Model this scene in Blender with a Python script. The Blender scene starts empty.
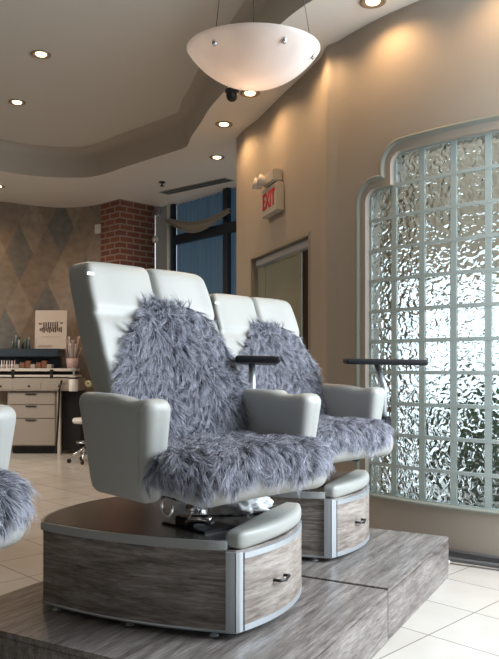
import bpy, bmesh, math, random
import numpy as np
from mathutils import Vector, Matrix, geometry
R = math.radians
random.seed(7)
rng = np.random.default_rng(11)
scn = bpy.context.scene
col = scn.collection

# ------------------------------------------------------------------ camera, world, light, exposure
F_PX, HORIZON = 720.0, 368.0
cam = bpy.data.cameras.new('camera')
cam.sensor_fit = 'VERTICAL'; cam.sensor_height = 24.0
cam.lens = 24.0 * F_PX / 659.0
cam.shift_y = (HORIZON - 329.5) / 659.0
cam.clip_start = 0.05; cam.clip_end = 200
camo = bpy.data.objects.new('camera', cam); col.objects.link(camo)
camo.location = (0, 0, 1.2); camo.rotation_euler = (R(90), 0, 0)
scn.camera = camo

world = bpy.data.worlds.new('world'); scn.world = world; world.use_nodes = True
bg = world.node_tree.nodes['Background']
bg.inputs[0].default_value = (0.80, 0.90, 1.0, 1)
bg.inputs[1].default_value = 2.0

def area(name, loc, target, sx, sy, power, color, spread=180):
    l = bpy.data.lights.new(name, 'AREA'); l.shape = 'RECTANGLE'; l.size = sx; l.size_y = sy
    l.energy = power; l.color = color; l.spread = R(spread)
    o = bpy.data.objects.new(name, l); col.objects.link(o); o.location = loc
    o.rotation_euler = (Vector(target) - Vector(loc)).to_track_quat('-Z', 'Y').to_euler()
    return o
# daylight through the shop front to the right of the camera
area('daylight_shop_front', (3.2, 2.6, 2.5), (-0.3, 2.9, 0.9), 2.2, 2.0, 235, (0.86, 0.94, 1.0))
# daylight from the far left part of the salon
area('daylight_far_window', (-4.6, 8.2, 2.2), (-2.6, 9.4, 0.2), 1.2, 1.6, 24, (1.0, 0.93, 0.84), 120)

scn.view_settings.view_transform = 'Standard'; scn.view_settings.look = 'None'
scn.view_settings.exposure = 0.0; scn.view_settings.gamma = 1.0
scn.view_settings.use_curve_mapping = False
scn.cycles.max_bounces = 10; scn.cycles.transmission_bounces = 8
scn.cycles.sample_clamp_indirect = 6.0

# ------------------------------------------------------------------ materials
def new_mat(name):
    m = bpy.data.materials.new(name); m.use_nodes = True
    nt = m.node_tree
    return m, nt, nt.nodes['Principled BSDF']
def plain(name, rgb, rough=.5, metal=0.0, bump=0.0, bscale=200.0, spec=None):
    m, nt, b = new_mat(name)
    b.inputs['Base Color'].default_value = (*rgb, 1); b.inputs['Roughness'].default_value = rough
    b.inputs['Metallic'].default_value = metal
    if spec is not None: b.inputs['Specular IOR Level'].default_value = spec
    tc = nt.nodes.new('ShaderNodeTexCoord'); n = nt.nodes.new('ShaderNodeTexNoise')
    n.inputs['Scale'].default_value = bscale; nt.links.new(tc.outputs['Object'], n.inputs['Vector'])
    bp = nt.nodes.new('ShaderNodeBump'); bp.inputs['Strength'].default_value = max(bump, .01); bp.inputs['Distance'].default_value = .002
    nt.links.new(n.outputs['Fac'], bp.inputs['Height']); nt.links.new(bp.outputs['Normal'], b.inputs['Normal'])
    return m
def ramp(nt, stops):
    r = nt.nodes.new('ShaderNodeValToRGB'); cr = r.color_ramp
    while len(cr.elements) < len(stops): cr.elements.new(.5)
    for e, (p, c) in zip(cr.elements, stops): e.position = p; e.color = (*c, 1)
    return r
def wood(name, stops, stretch=(1, 1, 1), scale=6.0, rough=.45, plank=None, coord='Object', rot=0.0):
    m, nt, b = new_mat(name)
    tc = nt.nodes.new('ShaderNodeTexCoord'); mp = nt.nodes.new('ShaderNodeMapping')
    mp.inputs['Scale'].default_value = stretch; mp.inputs['Rotation'].default_value = (0, 0, rot)
    nt.links.new(tc.outputs[coord], mp.inputs['Vector'])
    n = nt.nodes.new('ShaderNodeTexNoise'); n.inputs['Scale'].default_value = scale
    n.inputs['Detail'].default_value = 9; n.inputs['Roughness'].default_value = .68; n.inputs['Distortion'].default_value = .5
    nt.links.new(mp.outputs[0], n.inputs['Vector'])
    n2 = nt.nodes.new('ShaderNodeTexNoise'); n2.inputs['Scale'].default_value = scale * .28; n2.inputs['Detail'].default_value = 4
    nt.links.new(mp.outputs[0], n2.inputs['Vector'])
    mx = nt.nodes.new('ShaderNodeMath'); mx.operation = 'MULTIPLY_ADD'
    nt.links.new(n2.outputs['Fac'], mx.inputs[0]); mx.inputs[1].default_value = .42
    s = nt.nodes.new('ShaderNodeMath'); s.operation = 'MULTIPLY'; s.inputs[1].default_value = .72
    nt.links.new(n.outputs['Fac'], s.inputs[0]); nt.links.new(s.outputs[0], mx.inputs[2])
    r = ramp(nt, stops); nt.links.new(mx.outputs[0], r.inputs['Fac'])
    nt.links.new(r.outputs['Color'], b.inputs['Base Color'])
    b.inputs['Roughness'].default_value = rough
    bp = nt.nodes.new('ShaderNodeBump'); bp.inputs['Strength'].default_value = .25; bp.inputs['Distance'].default_value = .002
    nt.links.new(n.outputs['Fac'], bp.inputs['Height']); nt.links.new(bp.outputs['Normal'], b.inputs['Normal'])
    return m

M = {}
M['leather'] = plain('cream_leather', (.40, .41, .39), .42, bump=.12, bscale=260)
M['leather_seam'] = plain('leather_seam', (.36, .36, .33), .6)
M['oldwhite'] = plain('aged_white_plastic', (.50, .47, .42), .5)
M['chrome'] = plain('chrome', (.75, .76, .78), .14, 1.0)
M['dark_metal'] = plain('dark_metal', (.05, .05, .055), .35, .8)
M['alu'] = plain('brushed_aluminium', (.52, .56, .60), .38, .55)
M['bronze'] = plain('bronze_trim', (.34, .28, .22), .35, .4)
M['rim'] = plain('grey_edge_band', (.40, .42, .42), .4)
M['tray'] = plain('black_tray', (.012, .014, .018), .5, spec=.25)
M['black'] = plain('black_plastic', (.012, .012, .014), .4)
M['white_plastic'] = plain('white_plastic', (.72, .70, .66), .4)
M['cloth_white'] = plain('white_liner', (.75, .78, .80), .45, bump=.5, bscale=30)
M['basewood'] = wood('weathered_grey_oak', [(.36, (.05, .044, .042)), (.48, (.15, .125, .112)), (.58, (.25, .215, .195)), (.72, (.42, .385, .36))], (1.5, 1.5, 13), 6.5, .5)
M['litwood'] = wood('weathered_oak_lit', [(.36, (.10, .082, .072)), (.48, (.22, .185, .16)), (.58, (.33, .285, .255)), (.74, (.50, .46, .43))], (1.5, 1.5, 13), 6.5, .5)  # base oak made lighter, light on the drawer front put into the colour
M['topwood'] = wood('dark_polished_top', [(.3, (.050, .045, .042)), (.6, (.095, .086, .08)), (.8, (.14, .128, .12))], (9, 2, 2), 2.5, .20)
M['daiswood'] = wood('platform_laminate', [(.34, (.045, .038, .036)), (.48, (.12, .104, .098)), (.58, (.21, .188, .178)), (.72, (.36, .335, .32))], (22, 1.5, 12), 7.0, .30)
M['daisside'] = M['daiswood']
M['wall'] = plain('tan_wall_paint', (.41, .362, .31), .6, bump=.15, bscale=90)
M['ceiling'] = plain('ceiling_paint', (.68, .655, .60), .8, bump=.1, bscale=60)
M['soffit'] = plain('soffit_paint', (.84, .81, .76), .8, bump=.1, bscale=60)
M['band'] = plain('tray_band_paint', (.50, .46, .40), .7, bump=.1, bscale=60)
M['trimgrey'] = plain('sage_grey_trim', (.30, .325, .29), .45)
M['baseboard'] = plain('charcoal_baseboard', (.11, .11, .115), .5)
M['mortar'] = plain('grey_green_mortar', (.50, .585, .575), .4)
M['doorwood'] = plain('door_trim', (.36, .32, .26), .5)
M['red'] = plain('exit_red', (.62, .03, .04), .4)
M['navy'] = plain('navy_frame', (.008, .014, .026), .4)
M['beige'] = plain('beige_fabric', (.30, .27, .23), .8, bump=.4, bscale=60)
M['desk'] = plain('pale_desk_laminate', (.36, .315, .27), .45)
M['deskwhite'] = plain('white_desk_laminate', (.62, .58, .52), .4)
M['darkshelf'] = plain('dark_blue_shelf', (.035, .05, .068), .25)
M['brownbits'] = plain('brown_leather_boxes', (.20, .085, .045), .5)
M['pink'] = plain('pink_pale', (.55, .38, .36), .6)
M['green'] = plain('leaf_green', (.22, .28, .06), .6)
M['flowerwhite'] = plain('flower_cream', (.62, .60, .38), .6)
M['asphalt'] = plain('pale_paving', (.17, .15, .13), .8, bump=.5, bscale=20)
M['tanext'] = plain('tan_stucco', (.50, .42, .33), .8, bump=.3, bscale=30)
M['shrub'] = plain('shrub_leaf', (.085, .12, .05), .6)
M['shrubdark'] = plain('dark_shrub_leaf', (.022, .024, .02), .6)

# bowl glass of the pendant
m, nt, b = new_mat('frosted_bowl_glass')
b.inputs['Base Color'].default_value = (.80, .78, .76, 1); b.inputs['Roughness'].default_value = .35
tr = nt.nodes.new('ShaderNodeBsdfTranslucent'); tr.inputs[0].default_value = (.95, .85, .78, 1)
mix = nt.nodes.new('ShaderNodeMixShader'); mix.inputs[0].default_value = .5
tc = nt.nodes.new('ShaderNodeTexCoord'); n = nt.nodes.new('ShaderNodeTexNoise'); n.inputs['Scale'].default_value = 5
nt.links.new(tc.outputs['Object'], n.inputs['Vector'])
rp = ramp(nt, [(.35, (.70, .68, .68)), (.65, (.88, .86, .84))]); nt.links.new(n.outputs['Fac'], rp.inputs['Fac'])
nt.links.new(rp.outputs['Color'], b.inputs['Base Color'])
nt.links.new(b.outputs[0], mix.inputs[1]); nt.links.new(tr.outputs[0], mix.inputs[2])
nt.links.new(mix.outputs[0], nt.nodes['Material Output'].inputs[0]); M['bowl'] = m

# lamp bulb
m, nt, b = new_mat('warm_bulb')
b.inputs['Emission Color'].default_value = (1.0, .66, .36, 1); b.inputs['Emission Strength'].default_value = 8.0
M['bulb'] = m

# glass block
m, nt, b = new_mat('wavy_block_glass')
nt.nodes.remove(b)
g = nt.nodes.new('ShaderNodeBsdfGlass'); g.inputs['IOR'].default_value = 1.45; g.inputs['Roughness'].default_value = .03
g.inputs['Color'].default_value = (.93, .97, .96, 1)
tc = nt.nodes.new('ShaderNodeTexCoord'); n = nt.nodes.new('ShaderNodeTexNoise')
n.inputs['Scale'].default_value = 22; n.inputs['Detail'].default_value = 0.5; n.inputs['Distortion'].default_value = .9
nt.links.new(tc.outputs['Object'], n.inputs['Vector'])
bp = nt.nodes.new('ShaderNodeBump'); bp.inputs['Strength'].default_value = 1.0; bp.inputs['Distance'].default_value = .016
nt.links.new(n.outputs['Fac'], bp.inputs['Height']); nt.links.new(bp.outputs['Normal'], g.inputs['Normal'])
nt.links.new(g.outputs[0], nt.nodes['Material Output'].inputs[0]); M['block'] = m

# clear door glass
m, nt, b = new_mat('door_glass')
b.inputs['Base Color'].default_value = (.42, .44, .36, 1); b.inputs['Roughness'].default_value = .08
b.inputs['Transmission Weight'].default_value = .45; b.inputs['IOR'].default_value = 1.05
M['doorglass'] = m

# blue curtain (thin, daylight comes through)
m, nt, b = new_mat('blue_blind')
b.inputs['Base Color'].default_value = (.05, .09, .13, 1); b.inputs['Roughness'].default_value = .7
tr = nt.nodes.new('ShaderNodeBsdfTranslucent'); tr.inputs[0].default_value = (.10, .17, .23, 1)
mix = nt.nodes.new('ShaderNodeMixShader'); mix.inputs[0].default_value = .30
nt.links.new(b.outputs[0], mix.inputs[1]); nt.links.new(tr.outputs[0], mix.inputs[2])
nt.links.new(mix.outputs[0], nt.nodes['Material Output'].inputs[0]); M['blind'] = m

# floor tiles
m, nt, b = new_mat('floor_tiles')
tc = nt.nodes.new('ShaderNodeTexCoord'); mp = nt.nodes.new('ShaderNodeMapping')
TA = R(45.3); TS = .42
# tile frame: e1 to the far left, e2 to the far right
mp.vector_type = 'POINT'; mp.inputs['Rotation'].default_value = (0, 0, -(R(90) - TA) * 1.0)
nt.links.new(tc.outputs['Object'], mp.inputs['Vector'])
off = nt.nodes.new('ShaderNodeVectorMath'); off.operation = 'ADD'; off.inputs[1].default_value = (-2.848 + 42, -1.734 + 42, 0)
nt.links.new(mp.outputs[0], off.inputs[0])
br = nt.nodes.new('ShaderNodeTexBrick'); br.offset = 0; br.squash = 1
br.inputs['Scale'].default_value = 1; br.inputs['Brick Width'].default_value = TS; br.inputs['Row Height'].default_value = TS
br.inputs['Mortar Size'].default_value = .0035; br.inputs['Mortar Smooth'].default_value = .3
br.inputs['Color1'].default_value = (.67, .635, .59, 1); br.inputs['Color2'].default_value = (.62, .585, .54, 1)
br.inputs['Mortar'].default_value = (.25, .225, .20, 1)
nt.links.new(off.outputs[0], br.inputs['Vector'])
n = nt.nodes.new('ShaderNodeTexNoise'); n.inputs['Scale'].default_value = 3; n.inputs['Detail'].default_value = 6
nt.links.new(tc.outputs['Object'], n.inputs['Vector'])
rp = ramp(nt, [(.3, (.90, .89, .88)), (.7, (1.0, 1.0, 1.0))]); nt.links.new(n.outputs['Fac'], rp.inputs['Fac'])
mm = nt.nodes.new('ShaderNodeMixRGB'); mm.blend_type = 'MULTIPLY'; mm.inputs[0].default_value = 1
nt.links.new(br.outputs['Color'], mm.inputs[1]); nt.links.new(rp.outputs['Color'], mm.inputs[2])
nt.links.new(mm.outputs[0], b.inputs['Base Color']); b.inputs['Roughness'].default_value = .22
M['floor'] = m

# brick
m, nt, b = new_mat('red_brick')
tc = nt.nodes.new('ShaderNodeTexCoord'); br = nt.nodes.new('ShaderNodeTexBrick')
br.inputs['Scale'].default_value = 1; br.inputs['Brick Width'].default_value = .23; br.inputs['Row Height'].default_value = .085
br.inputs['Mortar Size'].default_value = .011; br.inputs['Bias'].default_value = -.2
br.inputs['Color1'].default_value = (.25, .085, .055, 1); br.inputs['Color2'].default_value = (.17, .065, .05, 1)
br.inputs['Mortar'].default_value = (.36, .28, .23, 1)
nt.links.new(tc.outputs['UV'], br.inputs['Vector']); nt.links.new(br.outputs['Color'], b.inputs['Base Color'])
b.inputs['Roughness'].default_value = .8
bp = nt.nodes.new('ShaderNodeBump'); bp.inputs['Strength'].default_value = .6; bp.inputs['Distance'].default_value = .006; bp.invert = True
nt.links.new(br.outputs['Fac'], bp.inputs['Height']); nt.links.new(bp.outputs['Normal'], b.inputs['Normal'])
M['brick'] = m

# harlequin wallpaper (UV = metres along the wall, height)
m, nt, b = new_mat('harlequin_wallpaper')
uv = nt.nodes.new('ShaderNodeTexCoord'); sp = nt.nodes.new('ShaderNodeSeparateXYZ'); nt.links.new(uv.outputs['UV'], sp.inputs[0])
def mth(op, a, bb):
    q = nt.nodes.new('ShaderNodeMath'); q.operation = op
    for i, s in enumerate((a, bb)):
        if isinstance(s, (int, float)): q.inputs[i].default_value = s
        elif s is not None: nt.links.new(s, q.inputs[i])
    return q.outputs[0]
uu = mth('DIVIDE', sp.outputs[0], .40); vv = mth('DIVIDE', sp.outputs[1], .82)
fa = mth('FLOOR', mth('ADD', uu, vv), None); fb = mth('FLOOR', mth('SUBTRACT', uu, vv), None)
cb = nt.nodes.new('ShaderNodeCombineXYZ'); nt.links.new(fa, cb.inputs[0]); nt.links.new(fb, cb.inputs[1])
wn = nt.nodes.new('ShaderNodeTexWhiteNoise'); nt.links.new(cb.outputs[0], wn.inputs['Vector'])
rp = ramp(nt, [(0, (.27, .215, .165)), (.3, (.34, .265, .195)), (.55, (.20, .195, .185)), (.8, (.37, .30, .235))])
nt.links.new(mth('FRACT', mth('ADD', mth('MULTIPLY', mth('ADD', fa, mth('MULTIPLY', fb, 2.0)), .25), mth('MULTIPLY', wn.outputs['Value'], .2)), None), rp.inputs['Fac'])
n = nt.nodes.new('ShaderNodeTexNoise'); n.inputs['Scale'].default_value = 9; n.inputs['Detail'].default_value = 6
nt.links.new(uv.outputs['UV'], n.inputs['Vector'])
rp2 = ramp(nt, [(.3, (.75, .75, .75)), (.7, (1.1, 1.1, 1.1))]); nt.links.new(n.outputs['Fac'], rp2.inputs['Fac'])
mm = nt.nodes.new('ShaderNodeMixRGB'); mm.blend_type = 'MULTIPLY'; mm.inputs[0].default_value = 1
nt.links.new(rp.outputs['Color'], mm.inputs[1]); nt.links.new(rp2.outputs['Color'], mm.inputs[2])
nt.links.new(mm.outputs[0], b.inputs['Base Color']); b.inputs['Roughness'].default_value = .55
M['paper'] = m

# sheepskin wool: dyed dark at the root, paler at the tip
m, nt, b = new_mat('grey_sheepskin_wool')
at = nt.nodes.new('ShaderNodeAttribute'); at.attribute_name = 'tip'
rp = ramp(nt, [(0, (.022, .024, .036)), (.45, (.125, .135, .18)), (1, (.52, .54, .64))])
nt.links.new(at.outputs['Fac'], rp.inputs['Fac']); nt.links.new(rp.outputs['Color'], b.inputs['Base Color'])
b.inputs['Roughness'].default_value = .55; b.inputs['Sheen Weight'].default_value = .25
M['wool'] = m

# poster
m, nt, b = new_mat('poster_paper')
b.inputs['Base Color'].default_value = (.60, .52, .45, 1); b.inputs['Roughness'].default_value = .35; M['poster'] = m

# ------------------------------------------------------------------ mesh helpers
def link(name, me, mat=None, parent=None, smooth=True):
    o = bpy.data.objects.new(name, me); col.objects.link(o)
    if mat is not None:
        for mm_ in (mat if isinstance(mat, (list, tuple)) else [mat]): me.materials.append(mm_)
    if parent is not None: o.parent = parent
    if smooth:
        me.polygons.foreach_set('use_smooth', [True] * len(me.polygons))
    return o
def tag(o, label=None, cat=None, group=None, kind=None):
    if label: o['label'] = label
    if cat: o['category'] = cat
    if group: o['group'] = group
    if kind: o['kind'] = kind
    return o
def empty(name, loc, rz=0.0):
    o = bpy.data.objects.new(name, None); col.objects.link(o); o.empty_display_size = .05
    o.location = loc; o.rotation_euler = (0, 0, rz); return o
def mesh_from(verts, faces, name='mesh'):
    me = bpy.data.meshes.new(name); me.from_pydata([tuple(v) for v in verts], [], faces); me.update(); return me
def bm_mesh(bm, name='mesh'):
    bmesh.ops.recalc_face_normals(bm, faces=bm.faces)
    me = bpy.data.meshes.new(name); bm.to_mesh(me); bm.free(); return me
def sharp(o, ang=35):
    me = o.data
    bm = bmesh.new(); bm.from_mesh(me)
    for e in bm.edges:
        if len(e.link_faces) == 2 and e.calc_face_angle(0) > R(ang): e.smooth = False
    bm.to_mesh(me); bm.free(); return o

def axis_samples(h, r, k):
    r = min(r, h * .999)
    a = [h - r * (1 - math.sin(i / 4 * math.pi / 2)) for i in range(5)]
    pos = a[::-1]
    mid = np.linspace(-(h - r), h - r, k + 1)[1:-1]
    return [-p for p in pos] + list(mid) + a if h - r > 1e-6 else [-p for p in pos[:-1]] + a
def rbox(half, r, k=(6, 6, 6), fn=None, bm=None):
    """Rounded box whose points can be bent by fn(x, y, z)."""
    own = bm is None
    if own: bm = bmesh.new()
    S = [axis_samples(half[i], r, k[i]) for i in range(3)]
    inner = [max(half[i] - r, 0) for i in range(3)]
    cache = {}
    def V(i, j, l):
        key = (i, j, l)
        if key not in cache:
            p = [S[0][i], S[1][j], S[2][l]]
            c = [max(-inner[q], min(inner[q], p[q])) for q in range(3)]
            d = [p[q] - c[q] for q in range(3)]; L = math.sqrt(sum(t * t for t in d))
            if L > 1e-9: p = [c[q] + r * d[q] / L for q in range(3)]
            if fn: p = fn(*p)
            cache[key] = bm.verts.new(p)
        return cache[key]
    n = [len(s) - 1 for s in S]
    def quad(*ids):
        vs = [V(*i) for i in ids]
        if len(set(vs)) >= 3:
            try: bm.faces.new(vs)
            except ValueError: pass
    for i in range(n[0]):
        for j in range(n[1]):
            for l in (0, n[2]): quad((i, j, l), (i + 1, j, l), (i + 1, j + 1, l), (i, j + 1, l))
    for i in range(n[0]):
        for l in range(n[2]):
            for j in (0, n[1]): quad((i, j, l), (i + 1, j, l), (i + 1, j, l + 1), (i, j, l + 1))
    for j in range(n[1]):
        for l in range(n[2]):
            for i in (0, n[0]): quad((i, j, l), (i, j + 1, l), (i, j + 1, l + 1), (i, j, l + 1))
    bmesh.ops.remove_doubles(bm, verts=bm.verts, dist=1e-6)
    return bm_mesh(bm) if own else bm
def box_bm(bm, c, h, rot=None):
    mt = Matrix.Translation(c)
    if rot is not None: mt = mt @ rot
    bmesh.ops.create_cube(bm, size=1, matrix=mt @ Matrix.Diagonal((2 * h[0], 2 * h[1], 2 * h[2], 1)))
def boxes(lst, bevel=.003, rot=None):
    bm = bmesh.new()
    for c, h in lst: box_bm(bm, c, h, rot)
    if bevel:
        bmesh.ops.bevel(bm, geom=list(bm.edges), offset=bevel, segments=2, affect='EDGES', clamp_overlap=True)
    return bm_mesh(bm)
def tube(pts, rad, n=10, cap=True, bm=None):
    own = bm is None
    if own: bm = bmesh.new()
    pts = [Vector(p) for p in pts]
    rads = rad if isinstance(rad, (list, tuple)) else [rad] * len(pts)
    prev = None; rings = []
    up = Vector((0, 0, 1))
    for i, p in enumerate(pts):
        d = (pts[min(i + 1, len(pts) - 1)] - pts[max(i - 1, 0)]).normalized()
        if prev is None:
            x = d.cross(up); x = x if x.length > 1e-3 else d.cross(Vector((1, 0, 0)))
        else: x = prev - d * prev.dot(d)
        x.normalize(); prev = x; y = d.cross(x)
        rings.append([bm.verts.new(p + (x * math.cos(2 * math.pi * q / n) + y * math.sin(2 * math.pi * q / n)) * rads[i]) for q in range(n)])
    for a, b2 in zip(rings, rings[1:]):
        for q in range(n): bm.faces.new((a[q], a[(q + 1) % n], b2[(q + 1) % n], b2[q]))
    if cap: bm.faces.new(rings[0][::-1]); bm.faces.new(rings[-1])
    return bm_mesh(bm) if own else bm
def lathe(prof, n=32, c=(0, 0, 0), bm=None, close=False):
    own = bm is None
    if own: bm = bmesh.new()
    rings = []
    for r_, z_ in prof:
        if r_ < 1e-6: rings.append([bm.verts.new((c[0], c[1], c[2] + z_))])
        else: rings.append([bm.verts.new((c[0] + r_ * math.cos(2 * math.pi * q / n), c[1] + r_ * math.sin(2 * math.pi * q / n), c[2] + z_)) for q in range(n)])
    for a, b2 in zip(rings, rings[1:]):
        for q in range(n):
            q2 = (q + 1) % n
            if len(a) == 1 and len(b2) == 1: continue
            if len(a) == 1: bm.faces.new((a[0], b2[q2], b2[q]))
            elif len(b2) == 1: bm.faces.new((a[q], a[q2], b2[0]))
            else: bm.faces.new((a[q], a[q2], b2[q2], b2[q]))
    return bm_mesh(bm) if own else bm
def prism(outline, z0, z1, bevel=0.0):
    bm = bmesh.new()
    lo = [bm.verts.new((x, y, z0)) for x, y in outline]; hi = [bm.verts.new((x, y, z1)) for x, y in outline]
    n = len(outline)
    for i in range(n): bm.faces.new((lo[i], lo[(i + 1) % n], hi[(i + 1) % n], hi[i]))
    ft = bm.faces.new(hi); fb_ = bm.faces.new(lo[::-1])
    if bevel:
        bmesh.ops.bevel(bm, geom=list(ft.edges) + list(fb_.edges), offset=bevel, segments=2, affect='EDGES')
    return bm_mesh(bm)
def copy_tree(o, parent=None):
    c = o.copy(); col.objects.link(c)
    if parent is not None: c.parent = parent
    for ch in list(o.children): copy_tree(ch, c)
    return c

# ------------------------------------------------------------------ the room
SOF, CEI = 3.574, 3.93
# plan of the long wall: a smooth curve through the glass block part, then the door part
def walk():
    P0 = np.array([1.3475, 4.43]); k = .35; out = []
    for sgn in (-1, 1):
        p = P0.copy(); a = R(38); t = 0; L = []
        nmax = 108 if sgn > 0 else 150
        for i in range(nmax):
            am = a + sgn * k * .005
            p = p + sgn * .01 * np.array([-math.cos(am), math.sin(am)]); a = max(a + sgn * k * .01, R(20)); t += sgn * .01
            L.append((t, p.copy()))
        out.append(L)
    return out[0][::-1] + [(0.0, P0)] + out[1]
W1 = walk()
tail = [(.571, 5.307), (.548, 5.50), (.441, 5.83), (.32, 6.15), (.161, 6.62), (.072, 6.89), (-.045, 7.15), (-.135, 7.42)]
pts = [(t, p) for t, p in W1]
for q in tail:
    t, p = pts[-1]; q = np.array(q); pts.append((t + float(np.linalg.norm(q - p)), q))
WT = np.array([a for a, _ in pts]); WP = np.array([b_ for _, b_ in pts])
# smooth the joint
dense_t = np.arange(WT[0], WT[-1], .01)
dx = np.interp(dense_t, WT, WP[:, 0]); dy = np.interp(dense_t, WT, WP[:, 1])
kern = np.ones(5) / 5
dxs = np.convolve(np.pad(dx, 2, mode='edge'), kern, 'valid'); dys = np.convolve(np.pad(dy, 2, mode='edge'), kern, 'valid')
dxs[:6] = dx[:6]; dys[:6] = dy[:6]; dxs[-6:] = dx[-6:]; dys[-6:] = dy[-6:]
def wp(t): return np.array([np.interp(t, dense_t, dxs), np.interp(t, dense_t, dys)])
def wn_(t):
    d = wp(t + .02) - wp(t - .02); d /= np.linalg.norm(d); return np.array([-d[1], d[0]]) * 1.0   # towards the room
def wpt(t, z, off=0.0):
    p = wp(t) + wn_(t) * off; return Vector((p[0], p[1], z))
def wyaw(t):
    n2 = wn_(t); return math.atan2(n2[1], n2[0])
_n = wn_(.3)
SGN = 1.0 if (_n @ (np.array([0, 0]) - wp(.3))) > 0 else -1.0
if SGN < 0:
    _old = wn_
    def wn_(t): return -_old(t)
def t_at_px(px, lo=-1.4, hi=None):
    hi = hi or dense_t[-1]
    ts = np.linspace(lo, hi, 2000)
    v = [abs(249.5 + 720 * wp(t)[0] / wp(t)[1] - px) for t in ts]
    return float(ts[int(np.argmin(v))])
ZB, ROW = .332, .2096
ZTOP = ZB + 11 * ROW; ZTOP0 = ZB + 10 * ROW
TL0, TL1, TR = .785, .562, -.776       # left end, step, right end of the glass
def hole_top(t):
    r = .085
    if t < TR or t > TL0: return None
    if t > TL1:
        d = TL0 - t
        return ZTOP0 - (r - math.sqrt(max(r * r - (r - d) ** 2, 0)) if d < r else 0)
    d = TL1 - t
    return max(ZTOP - (r - math.sqrt(max(r * r - (r - d) ** 2, 0)) if d < r else 0), ZTOP0)
TD1, TD0 = t_at_px(251), t_at_px(309.5)    # door (TD0 < TD1)
DZ = 2.27
def build_wall():
    ts = sorted(set([round(x, 4) for x in np.arange(dense_t[0], dense_t[-1], .015)] +
                    [round(TL0 - .085 * (1 - math.cos(i / 8 * math.pi / 2)), 4) for i in range(9)] +
                    [round(TL1 - .085 * (1 - math.cos(i / 8 * math.pi / 2)), 4) for i in range(9)] + [round(TL1, 4) + .0005, round(TL0, 4), TR, TD0, TD1, dense_t[-1]]))
    V = []; Fc = []
    def q(t0, t1, a0, a1, b0, b1):
        i = len(V); V.extend([wpt(t0, a0), wpt(t1, a1), wpt(t1, b1), wpt(t0, b0)]); Fc.append((i, i + 1, i + 2, i + 3))
    for t0, t1 in zip(ts, ts[1:]):
        tm = (t0 + t1) / 2
        if hole_top(tm) is not None:
            h0 = hole_top(max(t0, TR)) or ZTOP0; h1 = hole_top(min(t1, TL0)) or ZTOP0
            if t0 < TL1 + .0004 < t1 + 1e-6 and t1 > TL1: h0 = h1
            q(t0, t1, 0, 0, ZB, ZB); q(t0, t1, h0, h1, SOF + .02, SOF + .02)
        elif TD0 < tm < TD1: q(t0, t1, DZ, DZ, SOF + .02, SOF + .02)
        else: q(t0, t1, 0, 0, SOF + .02, SOF + .02)
    bm = bmesh.new()
    vs = [bm.verts.new(v) for v in V]
    for f in Fc: bm.faces.new([vs[i] for i in f])
    bmesh.ops.remove_doubles(bm, verts=bm.verts, dist=2e-4)
    me = bm_mesh(bm)
    # normals towards the room
    fl = me.polygons[0]; p = fl.center; tn = Vector((0, 0, 1.2)) - p
    if fl.normal.dot(tn) < 0: me.flip_normals()
    o = link('wall_right', me, M['wall'])
    so = o.modifiers.new('thickness', 'SOLIDIFY'); so.thickness = .16; so.offset = -1
    tag(o, 'curved tan wall holding the glass block window and the doorway', 'wall', kind='structure')
    me.polygons.foreach_set('use_smooth', [False] * len(me.polygons))
    return o
build_wall()

# floor
fl = link('floor', mesh_from([(-7, -4, 0), (7, -4, 0), (7, 13, 0), (-7, 13, 0)], [(0, 1, 2, 3)]), M['floor'])
tag(fl, 'large cream floor tiles laid on the diagonal', 'floor', kind='structure')

# ceiling: lower soffit with a free form opening, upper ceiling, band between
tray = [(-3.0, 8.68), (-2.75, 8.86), (-2.48, 8.95), (-2.22, 8.98), (-1.98, 8.95), (-1.72, 8.76), (-1.47, 8.5), (-1.13, 8.18), (-.815, 7.88), (-.70, 7.76), (-.65, 7.64), (-.60, 7.40),
        (-.48, 7.0), (-.36, 6.57), (-.18, 6.08), (0, 5.55), (.18, 5.05), (.33, 4.76), (.50, 4.52), (.72, 4.2), (.95, 3.7), (1.05, 3.0), (1.0, 2.0), (.8, 0), (.2, -2), (-2, -2.6), (-4.0, -1), (-4.4, 3), (-4.35, 6), (-4.1, 7.3), (-3.6, 8.2)]
def smooth_loop(P, n=4):
    out = []; N = len(P)
    for i in range(N):
        p0, p1, p2, p3 = [np.array(P[(i + k) % N]) for k in (-1, 0, 1, 2)]
        for j in range(n):
            t = j / n
            out.append(tuple(.5 * ((2 * p1) + (-p0 + p2) * t + (2 * p0 - 5 * p1 + 4 * p2 - p3) * t * t + (-p0 + 3 * p1 - 3 * p2 + p3) * t ** 3)))
    return out
loop = smooth_loop(tray)
outer = [(-7, -4), (2.95, -4), (2.95, 3.35), (2.3, 4.05), (1.65, 4.55), (1.2, 5.1), (1.3, 6.3), (1.5, 8), (1.5, 13), (-7, 13)]
tess = geometry.tessellate_polygon([[Vector((x, y, 0)) for x, y in outer], [Vector((x, y, 0)) for x, y in loop]])
allp = outer + loop
so = link('ceiling', mesh_from([(x, y, SOF) for x, y in allp], [tuple(t) for t in tess]), M['soffit'], smooth=False)
tag(so, 'pale lower ceiling with a free-form curved recess', 'ceiling', kind='structure')
me = mesh_from([(x, y, SOF) for x, y in loop] + [(x, y, CEI - .03) for x, y in loop], [(i, (i + 1) % len(loop), len(loop) + (i + 1) % len(loop), len(loop) + i) for i in range(len(loop))])
bd = link('trim_1', me, M['band']); tag(bd, 'taupe curved side of the ceiling recess', 'ceiling recess', kind='structure')
uc = link('ceiling_recess', mesh_from([(x, y, CEI) for x, y in outer], [tuple(range(len(outer)))[::-1]]), M['ceiling'])
tag(uc, 'taupe upper ceiling inside the curved recess', 'ceiling', kind='structure')
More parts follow.
